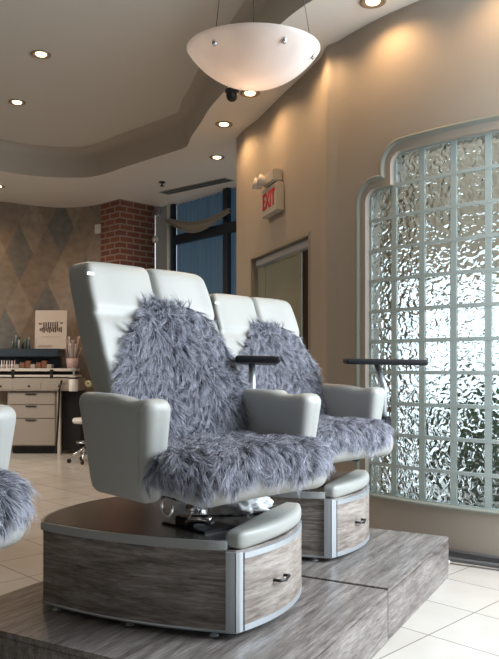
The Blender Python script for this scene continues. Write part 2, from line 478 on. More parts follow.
# soft cove where the band meets the upper ceiling
cv = []; cf = []
nl = len(loop)
lc = np.array(loop); cen = lc.mean(0)
nrm = np.roll(lc, -1, 0) - np.roll(lc, 1, 0); nrm = np.stack([-nrm[:, 1], nrm[:, 0]], 1); nrm /= np.linalg.norm(nrm, axis=1)[:, None]
nrm *= np.sign(((cen - lc) * nrm).sum(1).sum()) or 1
for k in range(7):
    a = k / 6 * math.pi / 2
    for i in range(nl): cv.append((*(lc[i] + nrm[i] * .10 * (1 - math.cos(a))), CEI - .10 + .099 * math.sin(a)))
for k in range(6):
    for i in range(nl): cf.append((k * nl + i, k * nl + (i + 1) % nl, (k + 1) * nl + (i + 1) % nl, (k + 1) * nl + i))
cvo = link('trim_2', mesh_from(cv, cf), M['band']); tag(cvo, 'soft cove along the top of the ceiling recess', 'ceiling recess', kind='structure')

# far walls
def ribbon(name, P, z0, z1, mat, label, thick=.12, cat='wall'):
    P = [np.array(p, float) for p in P]
    s = [0.0]
    for a, b2 in zip(P, P[1:]): s.append(s[-1] + float(np.linalg.norm(b2 - a)))
    V = [(p[0], p[1], z) for p in P for z in (z0, z1)]
    Fc = [(2 * i, 2 * i + 2, 2 * i + 3, 2 * i + 1) for i in range(len(P) - 1)]
    me = mesh_from(V, Fc)
    uvl = me.uv_layers.new(name='UVMap')
    for poly in me.polygons:
        for li in poly.loop_indices:
            vi = me.loops[li].vertex_index; uvl.data[li].uv = (s[vi // 2], V[vi][2])
    o = link(name, me, mat)
    tag(o, label, cat, kind='structure')
    return o
def catmull(P, n=6):
    out = []; P = [np.array(p, float) for p in P]
    for i in range(len(P) - 1):
        p0 = P[max(i - 1, 0)]; p1 = P[i]; p2 = P[i + 1]; p3 = P[min(i + 2, len(P) - 1)]
        for j in range(n):
            t = j / n
            out.append(.5 * ((2 * p1) + (-p0 + p2) * t + (2 * p0 - 5 * p1 + 4 * p2 - p3) * t * t + (-p0 + 3 * p1 - 3 * p2 + p3) * t ** 3))
    out.append(P[-1]); return out
ribbon('wall_back', catmull([(-6.2, 8.3), (-4.6, 9.75), (-3.55, 10.27), (-3.2, 10.5), (-2.82, 10.66), (-2.45, 10.60), (-2.10, 10.40)]), 0, SOF + .02, M['paper'], 'curved far wall papered in brown and grey harlequin diamonds')
# brick pillar
bpil = [(-2.156, 10.42), (-1.826, 10.11), (-1.385, 10.55), (-1.715, 10.86), (-2.156, 10.42)]
ribbon('brick_pillar', bpil, 0, SOF + .02, M['brick'], 'red brick pillar between the papered wall and the blue window', cat='pillar')
# window wall behind the long wall
WA, WB = np.array([-1.40, 10.72]), np.array([.75, 8.26])
wd = (WB - WA) / np.linalg.norm(WB - WA); wl = float(np.linalg.norm(WB - WA))
wnm = np.array([wd[1], -wd[0]]); wnm = wnm if wnm @ (-WA) > 0 else -wnm
def bw(s, z, o=0.0): p = WA + wd * s + wnm * o; return Vector((p[0], p[1], z))
wyb = math.atan2(wd[1], wd[0])
def on_bw(s, z, o=0.0): return Matrix.Translation(bw(s, z, o)) @ Matrix.Rotation(wyb, 4, 'Z')
S0 = .40; S1 = 2.6
bm = bmesh.new()
for s0, s1, z0, z1 in ((0, S0, 0, SOF + .02), (S1, wl, 0, SOF + .02), (S0, S1, 0, .5)):
    mt = on_bw((s0 + s1) / 2, (z0 + z1) / 2, -.05)
    bmesh.ops.create_cube(bm, size=1, matrix=mt @ Matrix.Diagonal((s1 - s0, .1, z1 - z0, 1)))
o = link('wall_window', bm_mesh(bm), M['trimgrey'], smooth=False); tag(o, 'grey wall strip around the far blue window', 'wall', kind='structure')
win = empty('window_2', bw((S0 + S1) / 2, .5)); tag(win, 'tall far window with dark navy bars and blue vertical blinds', 'window', kind='structure')
def child_world(name, me, mat, par, smooth=True):
    o = link(name, me, mat, par, smooth)
    o.matrix_parent_inverse = par.matrix_world.inverted() if False else (Matrix.Translation(par.location) @ par.rotation_euler.to_matrix().to_4x4()).inverted()
    return o
bm = bmesh.new()
for s, z, hs, hz in ((S0 + .02, 2.0, .03, 1.57), (1.64, 2.0, .05, 1.57), (S1 - .02, 2.0, .03, 1.57), ((S0 + S1) / 2, 3.04, (S1 - S0) / 2, .065), ((S0 + S1) / 2, 1.3, (S1 - S0) / 2, .06), ((S0 + S1) / 2, .52, (S1 - S0) / 2, .05)):
    bmesh.ops.create_cube(bm, size=1, matrix=on_bw(s, z, -.03) @ Matrix.Diagonal((2 * hs, .06, 2 * hz, 1)))
child_world('window_frame', bm_mesh(bm), M['navy'], win, False)
V = []; Fc = []
ss = np.arange(S0, S1 + .001, .018)
for i, s in enumerate(ss):
    w_ = -.11 + .018 * math.sin(s * 70) + .006 * math.sin(s * 23)
    V += [bw(s, .5, w_), bw(s, SOF, w_)]
for i in range(len(ss) - 1): Fc.append((2 * i, 2 * i + 2, 2 * i + 3, 2 * i + 1))
child_world('vertical_blind', mesh_from(V, Fc), M['blind'], win)
pp = link('curtain_pole', tube([bw(S0 - .02, 0, .03), bw(S0 - .02, SOF, .03)], .022), M['white_plastic'])
tag(pp, 'slim pale vertical pipe at the left edge of the far blue window', 'pipe')
# swag of beige fabric
V = []; Fc = []; NS, NW = 40, 6
for i in range(NS + 1):
    f = i / NS; s = .36 + f * 1.45; zc = 3.34 - .15 * math.sin(math.pi * min(f * 1.02, 1)) - .11 * f
    for j in range(NW + 1):
        g = j / NW - .5
        V.append(bw(s, zc + g * (.06 + .10 * math.sin(math.pi * f)) + .008 * math.sin(9 * f + j), .06 + .02 * math.cos(j * 1.9) * 1))
for i in range(NS):
    for j in range(NW): a = i * (NW + 1) + j; Fc.append((a, a + 1, a + NW + 2, a + NW + 1))
sw = link('fabric_swag', mesh_from(V, Fc), M['beige']); sm = sw.modifiers.new('t', 'SOLIDIFY'); sm.thickness = .006
tag(sw, 'beige fabric swag draped across the far blue window', 'curtain')
# room sides out of the picture
M['darkwall'] = plain('dimming_taupe', (.10, .085, .07), .7)  # unseen walls coloured dark so the near sides of the chairs stay dim
ribbon('wall_left', [(-6.2, 8.3), (-6.2, -3.5)], 0, CEI, M['darkwall'], 'unseen side wall of the salon, coloured dark to cut bounced light', cat='wall')
ribbon('wall_front', [(-6.2, -3.5), (2.9, -3.5), (2.9, 1.2)], 0, CEI, M['darkwall'], 'unseen wall behind the viewer, shaped and coloured dark to limit the daylight', cat='wall')
ribbon('wall_far', [(-1.3, 10.9), (.9, 12.5), (3.2, 12.5)], 0, CEI, M['wall'], 'plain wall behind the far window', cat='wall') if False else None

# baseboard along the long wall
def wall_strip(name, t0, t1, z0, z1, d, mat, label, cat, kind='structure', parent=None):
    ts = np.arange(t0, t1 + .001, .03); V = []; Fc = []
    for t in ts: V += [wpt(t, z0, .001), wpt(t, z0, d), wpt(t, z1 - .008, d), wpt(t, z1, d - .006), wpt(t, z1, .001)]
    for i in range(len(ts) - 1):
        for j in range(4): a = 5 * i + j; Fc.append((a, a + 1, a + 6, a + 5))
    Fc += [(0, 1, 2, 3, 4), tuple(5 * (len(ts) - 1) + q for q in (4, 3, 2, 1, 0))]
    o = link(name, mesh_from(V, Fc), mat, smooth=False)
    return tag(o, label, cat, kind=kind)
wall_strip('baseboard_right', dense_t[0] + .03, TD0 - .06, 0, .068, .016, M['baseboard'], 'charcoal baseboard under the glass block window', 'baseboard')

# ------------------------------------------------------------------ glass block window
gw = empty('window_1', wpt(.1, 0)); tag(gw, 'tall glass block window with a stepped rounded corner', 'window', kind='structure')
COLS = [.562 - .2235 * i for i in range(7)]       # joints between columns
bmB = bmesh.new(); bmM = bmesh.new()
JH, JV = .017, .032                                  # half joints... horizontal, vertical
def slab(bm, t0, t1, z0, z1, d0, d1, r=0):
    """box following the wall between depths d0 (room side) and d1"""
    vs = []
    for d in (d0, d1):
        for (t, z) in ((t0, z0), (t1, z0), (t1, z1), (t0, z1)): vs.append(bm.verts.new(wpt(t, z, d)))
    f = [(0, 1, 2, 3), (7, 6, 5, 4), (0, 4, 5, 1), (1, 5, 6, 2), (2, 6, 7, 3), (3, 7, 4, 0)]
    fs = [bm.faces.new([vs[i] for i in q]) for q in f]
    if r: bmesh.ops.bevel(bm, geom=list({e for q in fs for e in q.edges}), offset=r, segments=3, affect='EDGES')
colr = [(TL0, COLS[0])] + list(zip(COLS, COLS[1:]))
for ci, (ta, tb) in enumerate(colr):
    for rI in range(11 if ci else 10):
        z0 = ZB + rI * ROW; z1 = z0 + ROW
        slab(bmB, tb + JV * .62, ta - JV * .62, z0 + JH * .5, z1 - JH * .5, -.040, -.062, .004)
child_world('glass_block', bm_mesh(bmB), M['block'], gw, False)
for z_i in range(12):
    z = ZB + z_i * ROW
    tl = TL0 if z_i <= 10 else TL1
    for a in np.arange(TR, tl - .02, .0745):
        slab(bmM, a, min(a + .0745, tl), z - JH * .62, z + JH * .62, -.036, -.066)
for t in COLS: slab(bmM, t - JV * .62, t + JV * .62, ZB, ZTOP, -.038, -.066)
child_world('mortar_joint', bm_mesh(bmM), M['mortar'], gw, False)
# bullnose frame swept around the opening
def arc(cx_, cz_, r_, a0, a1, n=8): return [(cx_ + r_ * math.cos(R(a0 + (a1 - a0) * i / n)), cz_ + r_ * math.sin(R(a0 + (a1 - a0) * i / n))) for i in range(n + 1)]
rc = .085
path = [(TL0, ZB)] + [(TL0, z) for z in np.arange(ZB + .15, ZTOP0 - rc, .2)] + arc(TL0 - rc, ZTOP0 - rc, rc, 0, 90) + [(TL1 + .045, ZTOP0)] \
     + [(TL1 + .004, ZTOP0 + .03)] + [(TL1, ZTOP0 + .07)] + arc(TL1 - rc, ZTOP - rc, rc, 0, 90) + [(t, ZTOP) for t in np.arange(TL1 - .15, TR, -.06)] + [(TR, ZTOP)]
prof = [(-.002, -.06), (-.002, -.040), (.012, -.020), (.040, -.006), (.058, .006), (.066, .014), (.074, .016), (.082, .012), (.085, .0)]   # (outward in the plane, off the wall)
V = []; Fc = []
for i, (t, z) in enumerate(path):
    a = np.array(path[max(i - 1, 0)]); b2 = np.array(path[min(i + 1, len(path) - 1)]); d = (b2 - a) / np.linalg.norm(b2 - a)
    nn = np.array([d[1], -d[0]])
    for u, w_ in prof: V.append(wpt(t + nn[0] * u, z + nn[1] * u, w_))
npf = len(prof)
for i in range(len(path) - 1):
    for j in range(npf - 1): a = i * npf + j; Fc.append((a, a + 1, a + npf + 1, a + npf))
child_world('window_frame', mesh_from(V, Fc), M['trimgrey'], gw)
# sill
V = []; Fc = []; ts = np.arange(TR, TL0 + .05, .04)
sp_ = [(-.13, ZB + .006), (.012, ZB + .004), (.018, ZB - .004), (.012, ZB - .016), (.0, ZB - .016)]
for t in ts:
    for w_, z in sp_: V.append(wpt(t, z, w_))
for i in range(len(ts) - 1):
    for j in range(4): a = 5 * i + j; Fc.append((a, a + 1, a + 6, a + 5))
child_world('window_sill', mesh_from(V, Fc), M['trimgrey'], gw)

# outside, seen through the blocks
eg = link('exterior_ground', mesh_from([(1.2, 6.2, -.12), (2.6, 3.5, -.12), (16, 3, -.12), (16, 22, -.12), (1.2, 22, -.12)], [(0, 1, 2, 3, 4)]), M['asphalt'])
tag(eg, 'pale paving outside the glass blocks', 'ground', kind='structure')
ex = link('exterior_canopy', boxes([((2.75, 7.2, 3.25), (2.1, .30, 1.0))], .02, Matrix.Rotation(R(-43.5), 4, 'Z')), M['tanext'], smooth=False)
tag(ex, 'tan canopy outside above the glass blocks', 'canopy', kind='structure')
def shrub(name, c, rad, h, mat, n, label):
    V = []; Fc = []
    for i in range(n):
        d = rng.normal(size=3); d /= np.linalg.norm(d); rr = rng.uniform(.55, 1) ** .5
        p = np.array([c[0] + d[0] * rad * rr, c[1] + d[1] * rad * rr, c[2] + h / 2 + d[2] * h / 2 * rr])
        a = rng.normal(size=3); a /= np.linalg.norm(a); b2 = np.cross(a, d); b2 /= np.linalg.norm(b2) + 1e-9
        L = rng.uniform(.05, .10); k0 = len(V)
        V += [p - a * L, p + b2 * L * .4, p + a * L, p - b2 * L * .4]; Fc.append((k0, k0 + 1, k0 + 2, k0 + 3))
    o = link(name, mesh_from(V, Fc), mat, smooth=False); tag(o, label, 'shrub', group='shrubs outside the glass blocks')
    return o
shrub('shrub', (2.2, 6.75, -.12), .5, 1.15, M['shrub'], 1500, 'green shrub blurred behind the left columns of glass blocks')
shrub('shrub', (2.75, 5.35, -.12), .62, 1.25, M['shrubdark'], 2600, 'dark shrub blurred behind the right columns of glass blocks')

# ------------------------------------------------------------------ doorway in the long wall
dr = empty('door_1', wpt((TD0 + TD1) / 2, 0)); tag(dr, 'glass door in the tan wall behind the second chair', 'door', kind='structure')
bm = bmesh.new()
for t in (TD0, TD1): slab(bm, t - .012, t + .012, 0, DZ + .012, .006, -.16)
for a in np.arange(TD0, TD1 - .02, .1): slab(bm, a, min(a + .1, TD1), DZ - .012, DZ + .012, .008, -.16)
child_world('door_frame', bm_mesh(bm), M['doorwood'], dr, False)
bm = bmesh.new()
for a in np.arange(TD0 + .03, TD1 - .05, .1): slab(bm, a, min(a + .1, TD1 - .03), DZ - .085, DZ - .025, -.03, -.09)
child_world('door_track', bm_mesh(bm), M['alu'], dr, False)
bm = bmesh.new(); slab(bm, TD0 + .30, TD1 - .22, .01, DZ - .10, -.06, -.072); slab(bm, TD1 - .20, TD1 - .03, .01, DZ - .10, -.06, -.072)
child_world('door_leaf', bm_mesh(bm), M['doorglass'], dr, False)
th = TD0 + .62
child_world('door_handle', tube([wpt(th, 1.25, -.06), wpt(th, 1.25, -.0), wpt(th, 1.62, -.0), wpt(th, 1.62, -.06)], .014), M['chrome'], dr)
child_world('door_handle', tube([wpt(th + .33, 1.25, -.06), wpt(th + .33, 1.25, -.01), wpt(th + .33, 1.60, -.01), wpt(th + .33, 1.60, -.06)], .012), M['dark_metal'], dr)
# the room beyond the door
ribbon('wall_beyond', [(.42, 7.9), (.9, 6.9), (1.25, 6.15)], 0, SOF, M['tanext'], 'dim wall beyond the doorway', cat='wall')
bp2 = link('brick_pier', boxes([((.575, 6.32, 1.3), (.09, .09, 1.3))], 0, Matrix.Rotation(R(20), 4, 'Z')), plain('dark_brick_pier', (.22, .11, .08), .8, bump=.8, bscale=25), smooth=False)
tag(bp2, 'dark brick pier just inside the doorway', 'pier', kind='structure')

# ------------------------------------------------------------------ exit sign
ts_ = t_at_px(276)
yw = wyaw(ts_)
def wall_frame(t, z, off=0.0):
    return Matrix.Translation(wpt(t, z, off)) @ Matrix.Rotation(wyaw(t) + R(90), 4, 'Z')     # local x along wall, -y to the room
ZS = 1.2 + (368 - 201) * wp(ts_)[1] / 720
es = empty('exit_sign', wpt(ts_, ZS)); es.rotation_euler = (0, 0, yw + R(90))
tag(es, 'white EXIT sign with twin emergency lamps on the tan wall', 'exit sign')
link('housing', boxes([((0, -.035, 0), (.20, .034, .125))], .008), M['oldwhite'], es, False)
link('battery_box', boxes([((.03, -.045, .19), (.14, .044, .055))], .012), M['oldwhite'], es, False)
fc = bpy.data.curves.new('exit_text', 'FONT'); fc.body = 'EXIT'; fc.size = .20; fc.align_x = 'CENTER'; fc.align_y = 'CENTER'; fc.extrude = .002; fc.offset = .004
fo = bpy.data.objects.new('tmp', fc); col.objects.link(fo)
dg = bpy.context.evaluated_depsgraph_get(); tm = bpy.data.meshes.new_from_object(fo.evaluated_get(dg)); bpy.data.objects.remove(fo)
tm.transform(Matrix.Translation((0, -.072, 0)) @ Matrix.Rotation(R(90), 4, 'X') @ Matrix.Diagonal((.78, 1, 1, 1)))
lt = link('lettering', tm, M['red'], es, False); lt['label'] = 'red EXIT letters'
for sx in (-.19, -.06):
    h = link('lamp_head', lathe([(0, -.05), (.03, -.05), (.045, 0), (.055, .03), (.05, .034), (0, .03)], 20), M['white_plastic'], es)
    h.location = (sx, -.11, .185); h.rotation_euler = (R(70), 0, R(-25))
link('bracket', tube([(-.20, -.07, .20), (.0, -.06, .21)], .015), M['white_plastic'], es)

# ------------------------------------------------------------------ ceiling fittings
def up(px, py, z):
    Y = (1.2 - z) * 720 / (py - 368); return ((px - 249.5) / 720 * Y, Y)
def downlight(px, py, z, power, label, spot=158, xy=None):
    x, y = xy or up(px, py, z)
    r = empty('recessed_downlight', (x, y, z)); tag(r, label, 'ceiling light', group='recessed downlights')
    link('trim_ring', lathe([(.085, 0), (.085, -.008), (.074, -.012), (.058, -.003), (.050, -.001), (.0, -.001)], 28), M['bronze'], r)
    link('bulb', lathe([(.046, -.002), (.042, -.010), (.025, -.017), (0, -.020)], 20), M['bulb'], r)
    l = bpy.data.lights.new('downlight_beam', 'SPOT'); l.energy = power; l.spot_size = R(spot); l.spot_blend = .7
    l.color = (1.0, .61, .30) if z < CEI - .1 else (1.0, .76, .54); l.shadow_soft_size = .03
    lo = bpy.data.objects.new('downlight_beam', l); col.objects.link(lo); lo.location = (x, y, z - .03)
downlight(250, 93, SOF, 20, 'recessed downlight just under the hanging bowl lamp')
downlight(224, 124, SOF, 20, 'recessed downlight in the low ceiling, second below the hanging bowl lamp')
downlight(217, 157, SOF, 20, 'recessed downlight in the low ceiling nearest the blue window')
downlight(373, 1, SOF, 18, 'recessed downlight at the top edge above the glass blocks')
downlight(0, 0, SOF, 18, 'recessed downlight hidden behind the hanging bowl lamp', xy=(.36, 5.32))
downlight(0, 0, SOF, 14, 'recessed downlight above the right part of the glass blocks', xy=(1.42, 4.08))
downlight(41, 54, CEI, 66, 'recessed downlight in the upper ceiling, nearer of two')
downlight(17, 102, CEI, 66, 'recessed downlight in the upper ceiling, farther of two')
downlight(-2, 186, SOF, 28, 'recessed downlight at the far left above the papered wall')
# camera dome
x, y = up(232, 90, SOF)
dc = empty('dome_camera', (x, y, SOF)); tag(dc, 'small black dome camera beside the hanging bowl lamp', 'camera')
link('base', lathe([(0, 0), (.06, 0), (.06, -.02), (.052, -.025), (0, -.025)], 24), M['dark_metal'], dc)
link('dome', lathe([(.05, -.022), (.05, -.05), (.042, -.078), (.025, -.094), (0, -.10)], 24), M['black'], dc)
# sprinkler
x, y = up(162, 182, SOF)
sk = empty('sprinkler_head', (x, y, SOF)); tag(sk, 'small dark sprinkler head on the low ceiling', 'sprinkler')
link('rosette', lathe([(0, 0), (.045, 0), (.04, -.012), (0, -.014)], 20), M['dark_metal'], sk)
link('deflector', lathe([(0, -.01), (.012, -.012), (.012, -.045), (.03, -.05), (.03, -.055), (0, -.056)], 16), M['dark_metal'], sk)
# slot diffuser
p0 = np.array(up(164, 193, SOF)); p1 = np.array(up(229, 179, SOF)); d_ = p1 - p0
vt = empty('slot_vent', (*((p0 + p1) / 2), SOF), math.atan2(d_[1], d_[0])); tag(vt, 'long slot air vent in the low ceiling before the blue window', 'air vent')
L_ = float(np.linalg.norm(d_)) / 2
link('frame', boxes([((0, .075, -.004), (L_, .012, .005)), ((0, -.075, -.004), (L_, .012, .005)), ((L_, 0, -.004), (.012, .08, .005)), ((-L_, 0, -.004), (.012, .08, .005)), ((0, 0, -.004), (L_, .008, .005))], .001), M['trimgrey'], vt, False)
link('slot', boxes([((0, 0, -.001), (L_, .075, .002))], 0), M['dark_metal'], vt, False)

# ------------------------------------------------------------------ hanging bowl lamp
PX_Y = 3.34 * 720 / 740
px_c = (253.5 - 249.5) / 720 * PX_Y
RB = 66.5 / 720 * PX_Y
zr = 1.2 + (368 - 50.5) / 720 * PX_Y
pd = empty('bowl_pendant_lamp', (px_c, PX_Y, zr)); tag(pd, 'large frosted glass bowl lamp hanging on thin cables', 'pendant lamp')
pd.rotation_euler = (R(4.0), 0, 0)
DB = .160
pr_ = [(RB * math.sin(a), -DB * (math.cos(a) ** 1.0)) for a in np.linspace(0, math.pi / 2 * .985, 26)]
pr_ = [(RB * (i / 26), -DB * (1 - (i / 26) ** 2.3) ** .92) for i in range(27)]
pin = [(max(r_ - .006, 0), z_ + .006) for r_, z_ in pr_][::-1]
link('glass_bowl', lathe(pr_ + [(RB, .004)] + pin, 64), M['bowl'], pd)
_l = bpy.data.lights.new('bowl_lamp', 'POINT'); _l.energy = 1.6; _l.color = (1, .72, .48); _l.shadow_soft_size = .05
_o = bpy.data.objects.new('bowl_lamp', _l); col.objects.link(_o); _o.location = (px_c, PX_Y, zr - .06)
for a in (-128, -62, -12, 90):
    rr = RB * .90; z_ = -DB * (1 - .90 ** 2.3) ** .92
    k_ = link('knob', lathe([(0, -.016), (.010, -.013), (.012, 0), (.006, .012), (0, .012)], 14), M['chrome'], pd)
    k_.location = (rr * math.cos(R(a)), rr * math.sin(R(a)), z_ - .004); k_.rotation_euler = (R(40) * -math.sin(R(a)), R(40) * math.cos(R(a)), 0)
for a in (-128, -12, 90):
    c_ = link('cable', tube([(RB * .9 * math.cos(R(a)), RB * .9 * math.sin(R(a)), -.05), (.05 * math.cos(R(a)), .05 * math.sin(R(a)), CEI - zr - .03)], .0016, 6), M['dark_metal'], pd)
link('stem_cord', tube([(0, 0, -.02), (0, 0, CEI - zr - .02)], .002, 6), M['dark_metal'], pd)
link('ceiling_canopy', lathe([(0, -.03), (.05, -.03), (.065, -.01), (.065, CEI * 0 + 0.0), (0, 0)], 24), M['chrome'], pd).location = (0, 0, CEI - zr)

# ------------------------------------------------------------------ platforms
ANG = R(28.8)
Ax = np.array([math.sin(ANG), math.cos(ANG)]); Bx = np.array([Ax[1], -Ax[0]])
def ab(a, b): return Ax * a + Bx * b
DAIS = .232
def platform(a0, a1, b0, b1, h, label):
    c = ab((a0 + a1) / 2, (b0 + b1) / 2)
    r = empty('platform', (c[0], c[1], 0), -ANG); tag(r, label, 'platform', 'wood laminate platforms')
    hx, hy = (b1 - b0) / 2, (a1 - a0) / 2
    o = link('body', boxes([((0, 0, h / 2 - .011), (hx, hy, h / 2 - .011))], .002), M['daiswood'], r, False)
    link('top_board', boxes([((0, 0, h - .011), (hx, hy, .011))], .003), M['daiswood'], r, False)
    return r
platform(1.888, 3.055, -2.415, -.988, DAIS - .004, 'wood laminate platform under the nearer whole pedicure chair')
platform(3.063, 4.175, -2.415, -.990, DAIS, 'wood laminate platform under the farther pedicure chair')
platform(.34, 1.50, -2.65, -1.20, DAIS - .004, 'wood laminate platform under the pedicure chair cut by the left edge')

# ------------------------------------------------------------------ pedicure chair (root local frame: x forward on base, y to the far side)
BROT = R(-23.3)
CB = (-.310, 3.041, DAIS)
HL, HW = .4275, .33
def outline(grow=0.0, n=14, front=.075, u_max=None):
    pts_ = []
    for i in range(n + 1):            # near side, rear -> front
        u = -HL + 2 * HL * i / n; pts_.append((u, -HW - .05 * (1 - (u / HL) ** 2)))
    for i in range(1, n + 1):         # front
        v = -HW + 2 * HW * i / n; pts_.append((HL + front * (1 - (v / HW) ** 2), v))
    for i in range(1, n + 1):
        u = HL - 2 * HL * i / n; pts_.append((u, HW + .05 * (1 - (u / HL) ** 2)))
    for i in range(1, n):
        v = HW - 2 * HW * i / n; pts_.append((-HL - .10 * (1 - (v / HW) ** 2) ** .8, v))
    if grow:
        P = np.array(pts_); d = np.roll(P, -1, 0) - np.roll(P, 1, 0); d /= np.linalg.norm(d, axis=1)[:, None]
        P = P + np.stack([d[:, 1], -d[:, 0]], 1) * grow; pts_ = [tuple(p) for p in P]
    return pts_
def strip_between(pa, pb, z0, z1, d0, d1):
    """thin slab that follows the base outline (list of plan points) from depth d0 to d1 outward"""
    P = np.array(pa); V = []; Fc = []
    d = np.gradient(P, axis=0); d /= np.linalg.norm(d, axis=1)[:, None]; nn = np.stack([d[:, 1], -d[:, 0]], 1)
    for p, q in zip(P, nn):
        a = p + q * d0; b2 = p + q * d1
        V += [(*a, z0), (*b2, z0), (*b2, z1), (*a, z1)]
    n = len(P)
    for i in range(n - 1):
        for j in range(4): Fc.append((4 * i + j, 4 * i + (j + 1) % 4, 4 * i + 4 + (j + 1) % 4, 4 * i + 4 + j))
    Fc += [(3, 2, 1, 0), tuple(4 * (n - 1) + j for j in range(4))]
    bm = bmesh.new(); vs = [bm.verts.new(v) for v in V]
    for f in Fc: bm.faces.new([vs[i] for i in f])
    return bm_mesh(bm)
front_arc = [(HL + .075 * (1 - (v / HW) ** 2), v) for v in np.linspace(-HW, HW, 25)]
near_arc = [(u, -HW - .05 * (1 - (u / HL) ** 2)) for u in np.linspace(-HL, HL, 25)]

ROT_UP = R(-45) - BROT
cu, su = math.cos(ROT_UP), math.sin(ROT_UP)
def U(e, l, z):
    x = .467 + e; y = -.057 + l
    return (cu * x - su * y, su * x + cu * y, z - DAIS)
def s_of(z): return .335 + .37 * (z - .9)

chair = empty('pedicure_chair', CB, BROT)
tag(chair, 'nearer whole cream pedicure chair, on a wood base in the middle', 'pedicure chair', 'pedicure chairs in a row')
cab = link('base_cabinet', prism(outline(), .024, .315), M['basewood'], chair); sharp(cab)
link('top_board', prism([(min(u, .392), v) for u, v in outline(.010)], .315, .3475, .003), M['rim'], chair); sharp(chair.children[-1])
ot = [(min(u, .380), v) for u, v in outline(-.004)]
link('top_panel', prism(ot, .3465, .3495), M['topwood'], chair, False)
link('bottom_rail', prism(outline(.005), .020, .029), M['alu'], chair); sharp(chair.children[-1])
for k_ in (0,):
    link('corner_strip', strip_between([(HL - .034, -HW - .008), (HL - .018, -HW - .005), (HL - .002, -HW)], 0, .026, .312, .0, .012), M['alu'], chair, False)
    link('corner_strip', strip_between([(HL - .004, -HW - .004), (HL + .004, -HW + .006), (HL + .010, -HW + .020)], 0, .026, .312, .0, .012), M['alu'], chair, False)
df = link('drawer_front', strip_between(front_arc[1:-1], 0, .045, .285, .0, .012), M['litwood'], chair); sharp(df)
link('edge_strip', strip_between(front_arc[1:-1], 0, .285, .306, .0, .0135), M['alu'], df); sharp(df.children[-1])
link('edge_strip', strip_between(front_arc[1:-1], 0, .026, .047, .0, .0135), M['alu'], df); sharp(df.children[-1])
hv0, hv1 = -.145, -.068
def fr(v, d): return (HL + .075 * (1 - (v / HW) ** 2) + d, v)
hd = link('handle', tube([(*fr(hv0, .012), .170), (*fr(hv0, .034), .170), (*fr((hv0 + hv1) / 2, .040), .164), (*fr(hv1, .034), .170), (*fr(hv1, .012), .170)], .006, 8), M['dark_metal'], df)
hd['label'] = 'dark metal bow handle'
for (u, v) in ((-.36, -.33), (.0, -.355), (.34, -.33), (-.36, .32), (.34, .32)):
    link('foot', lathe([(0, 0), (.018, 0), (.018, .005), (.008, .007), (.008, .022)], 12, (u, v, 0)), M['alu'], chair)
# padded step on the front of the base
def pad_fn(x, y, z):
    k_ = .45 + .55 * (1 - (y / HW) ** 2); u = HL + .008 + .075 * (1 - (y / HW) ** 2) - .066 * k_ + x * k_; return (u, y, z * .82 + .346 + .008 * (1 - (y / HW) ** 2))
link('foot_pad', rbox((.072, .325, .040), .032, (4, 16, 2), pad_fn), M['leather'], chair)
# lift post and mechanism
lp = U(-.26, -.01, .0)
link('lift_post', lathe([(.075, .349), (.075, .36), (.045, .365), (.045, .47), (.10, .475), (.10, .50)], 24, (lp[0], lp[1], 0)), M['chrome'], chair)
mech = empty('x', (0, 0, 0)); bpy.data.objects.remove(mech)
q_ = U(-.14, -.06, .0)
bm = bmesh.new()
rotz_ = Matrix.Rotation(ROT_UP, 4, 'Z')
box_bm(bm, (lp[0] + .02, lp[1] - .02, .353), (.13, .08, .006), rotz_)
box_bm(bm, (q_[0] - .09, q_[1] + .04, .375), (.055, .035, .018), rotz_)
bmesh.ops.bevel(bm, geom=list(bm.edges), offset=.003, segments=2, affect='EDGES')
link('swivel_plate', bm_mesh(bm), M['dark_metal'], chair, False)
for _l in (-.16, .20):
    link('slide_rail', boxes([((*U(-.15, _l, 0)[:2], .49), (.15, .015, .018))], .003, rotz_), M['dark_metal'], chair, False)
link('pedal', tube([U(-.22, -.08, .605), U(-.19, -.08, .625), U(-.16, -.07, .63), U(-.13, -.05, .62)], .02, 10), M['chrome'], chair)
lv = [U(-.13 + .03 * math.cos(a), -.26 + .0 * a, .70 + .03 * math.sin(a)) for a in np.linspace(0, 2 * math.pi, 17)]
link('lever_ring', tube(lv + [lv[1]], .006, 8, False), M['chrome'], chair)
# seat (T-shaped cushion)
def seat_fn(x, y, z):
    e = -.105 + x
    k_ = max(0.0, min(1.0, (e + .06) / .05)); wfac = (.312 + .022 * k_) / .36
    e2 = e + (.02 * (1 - (y / .36) ** 2) if x > 0 else 0) * (x / .27)
    return U(e2, y * wfac, .812 + z + (.01 * math.cos(y / .36 * 1.5)) - .012 * max(0, x / .27))
link('seat', rbox((.262, .36, .074), .066, (10, 12, 3), seat_fn), M['leather'], chair)
link('seat_pan', rbox((.19, .22, .025), .015, (3, 3, 2), lambda x, y, z: U(-.16 + x, y, .740 + z)), M['dark_metal'], chair)
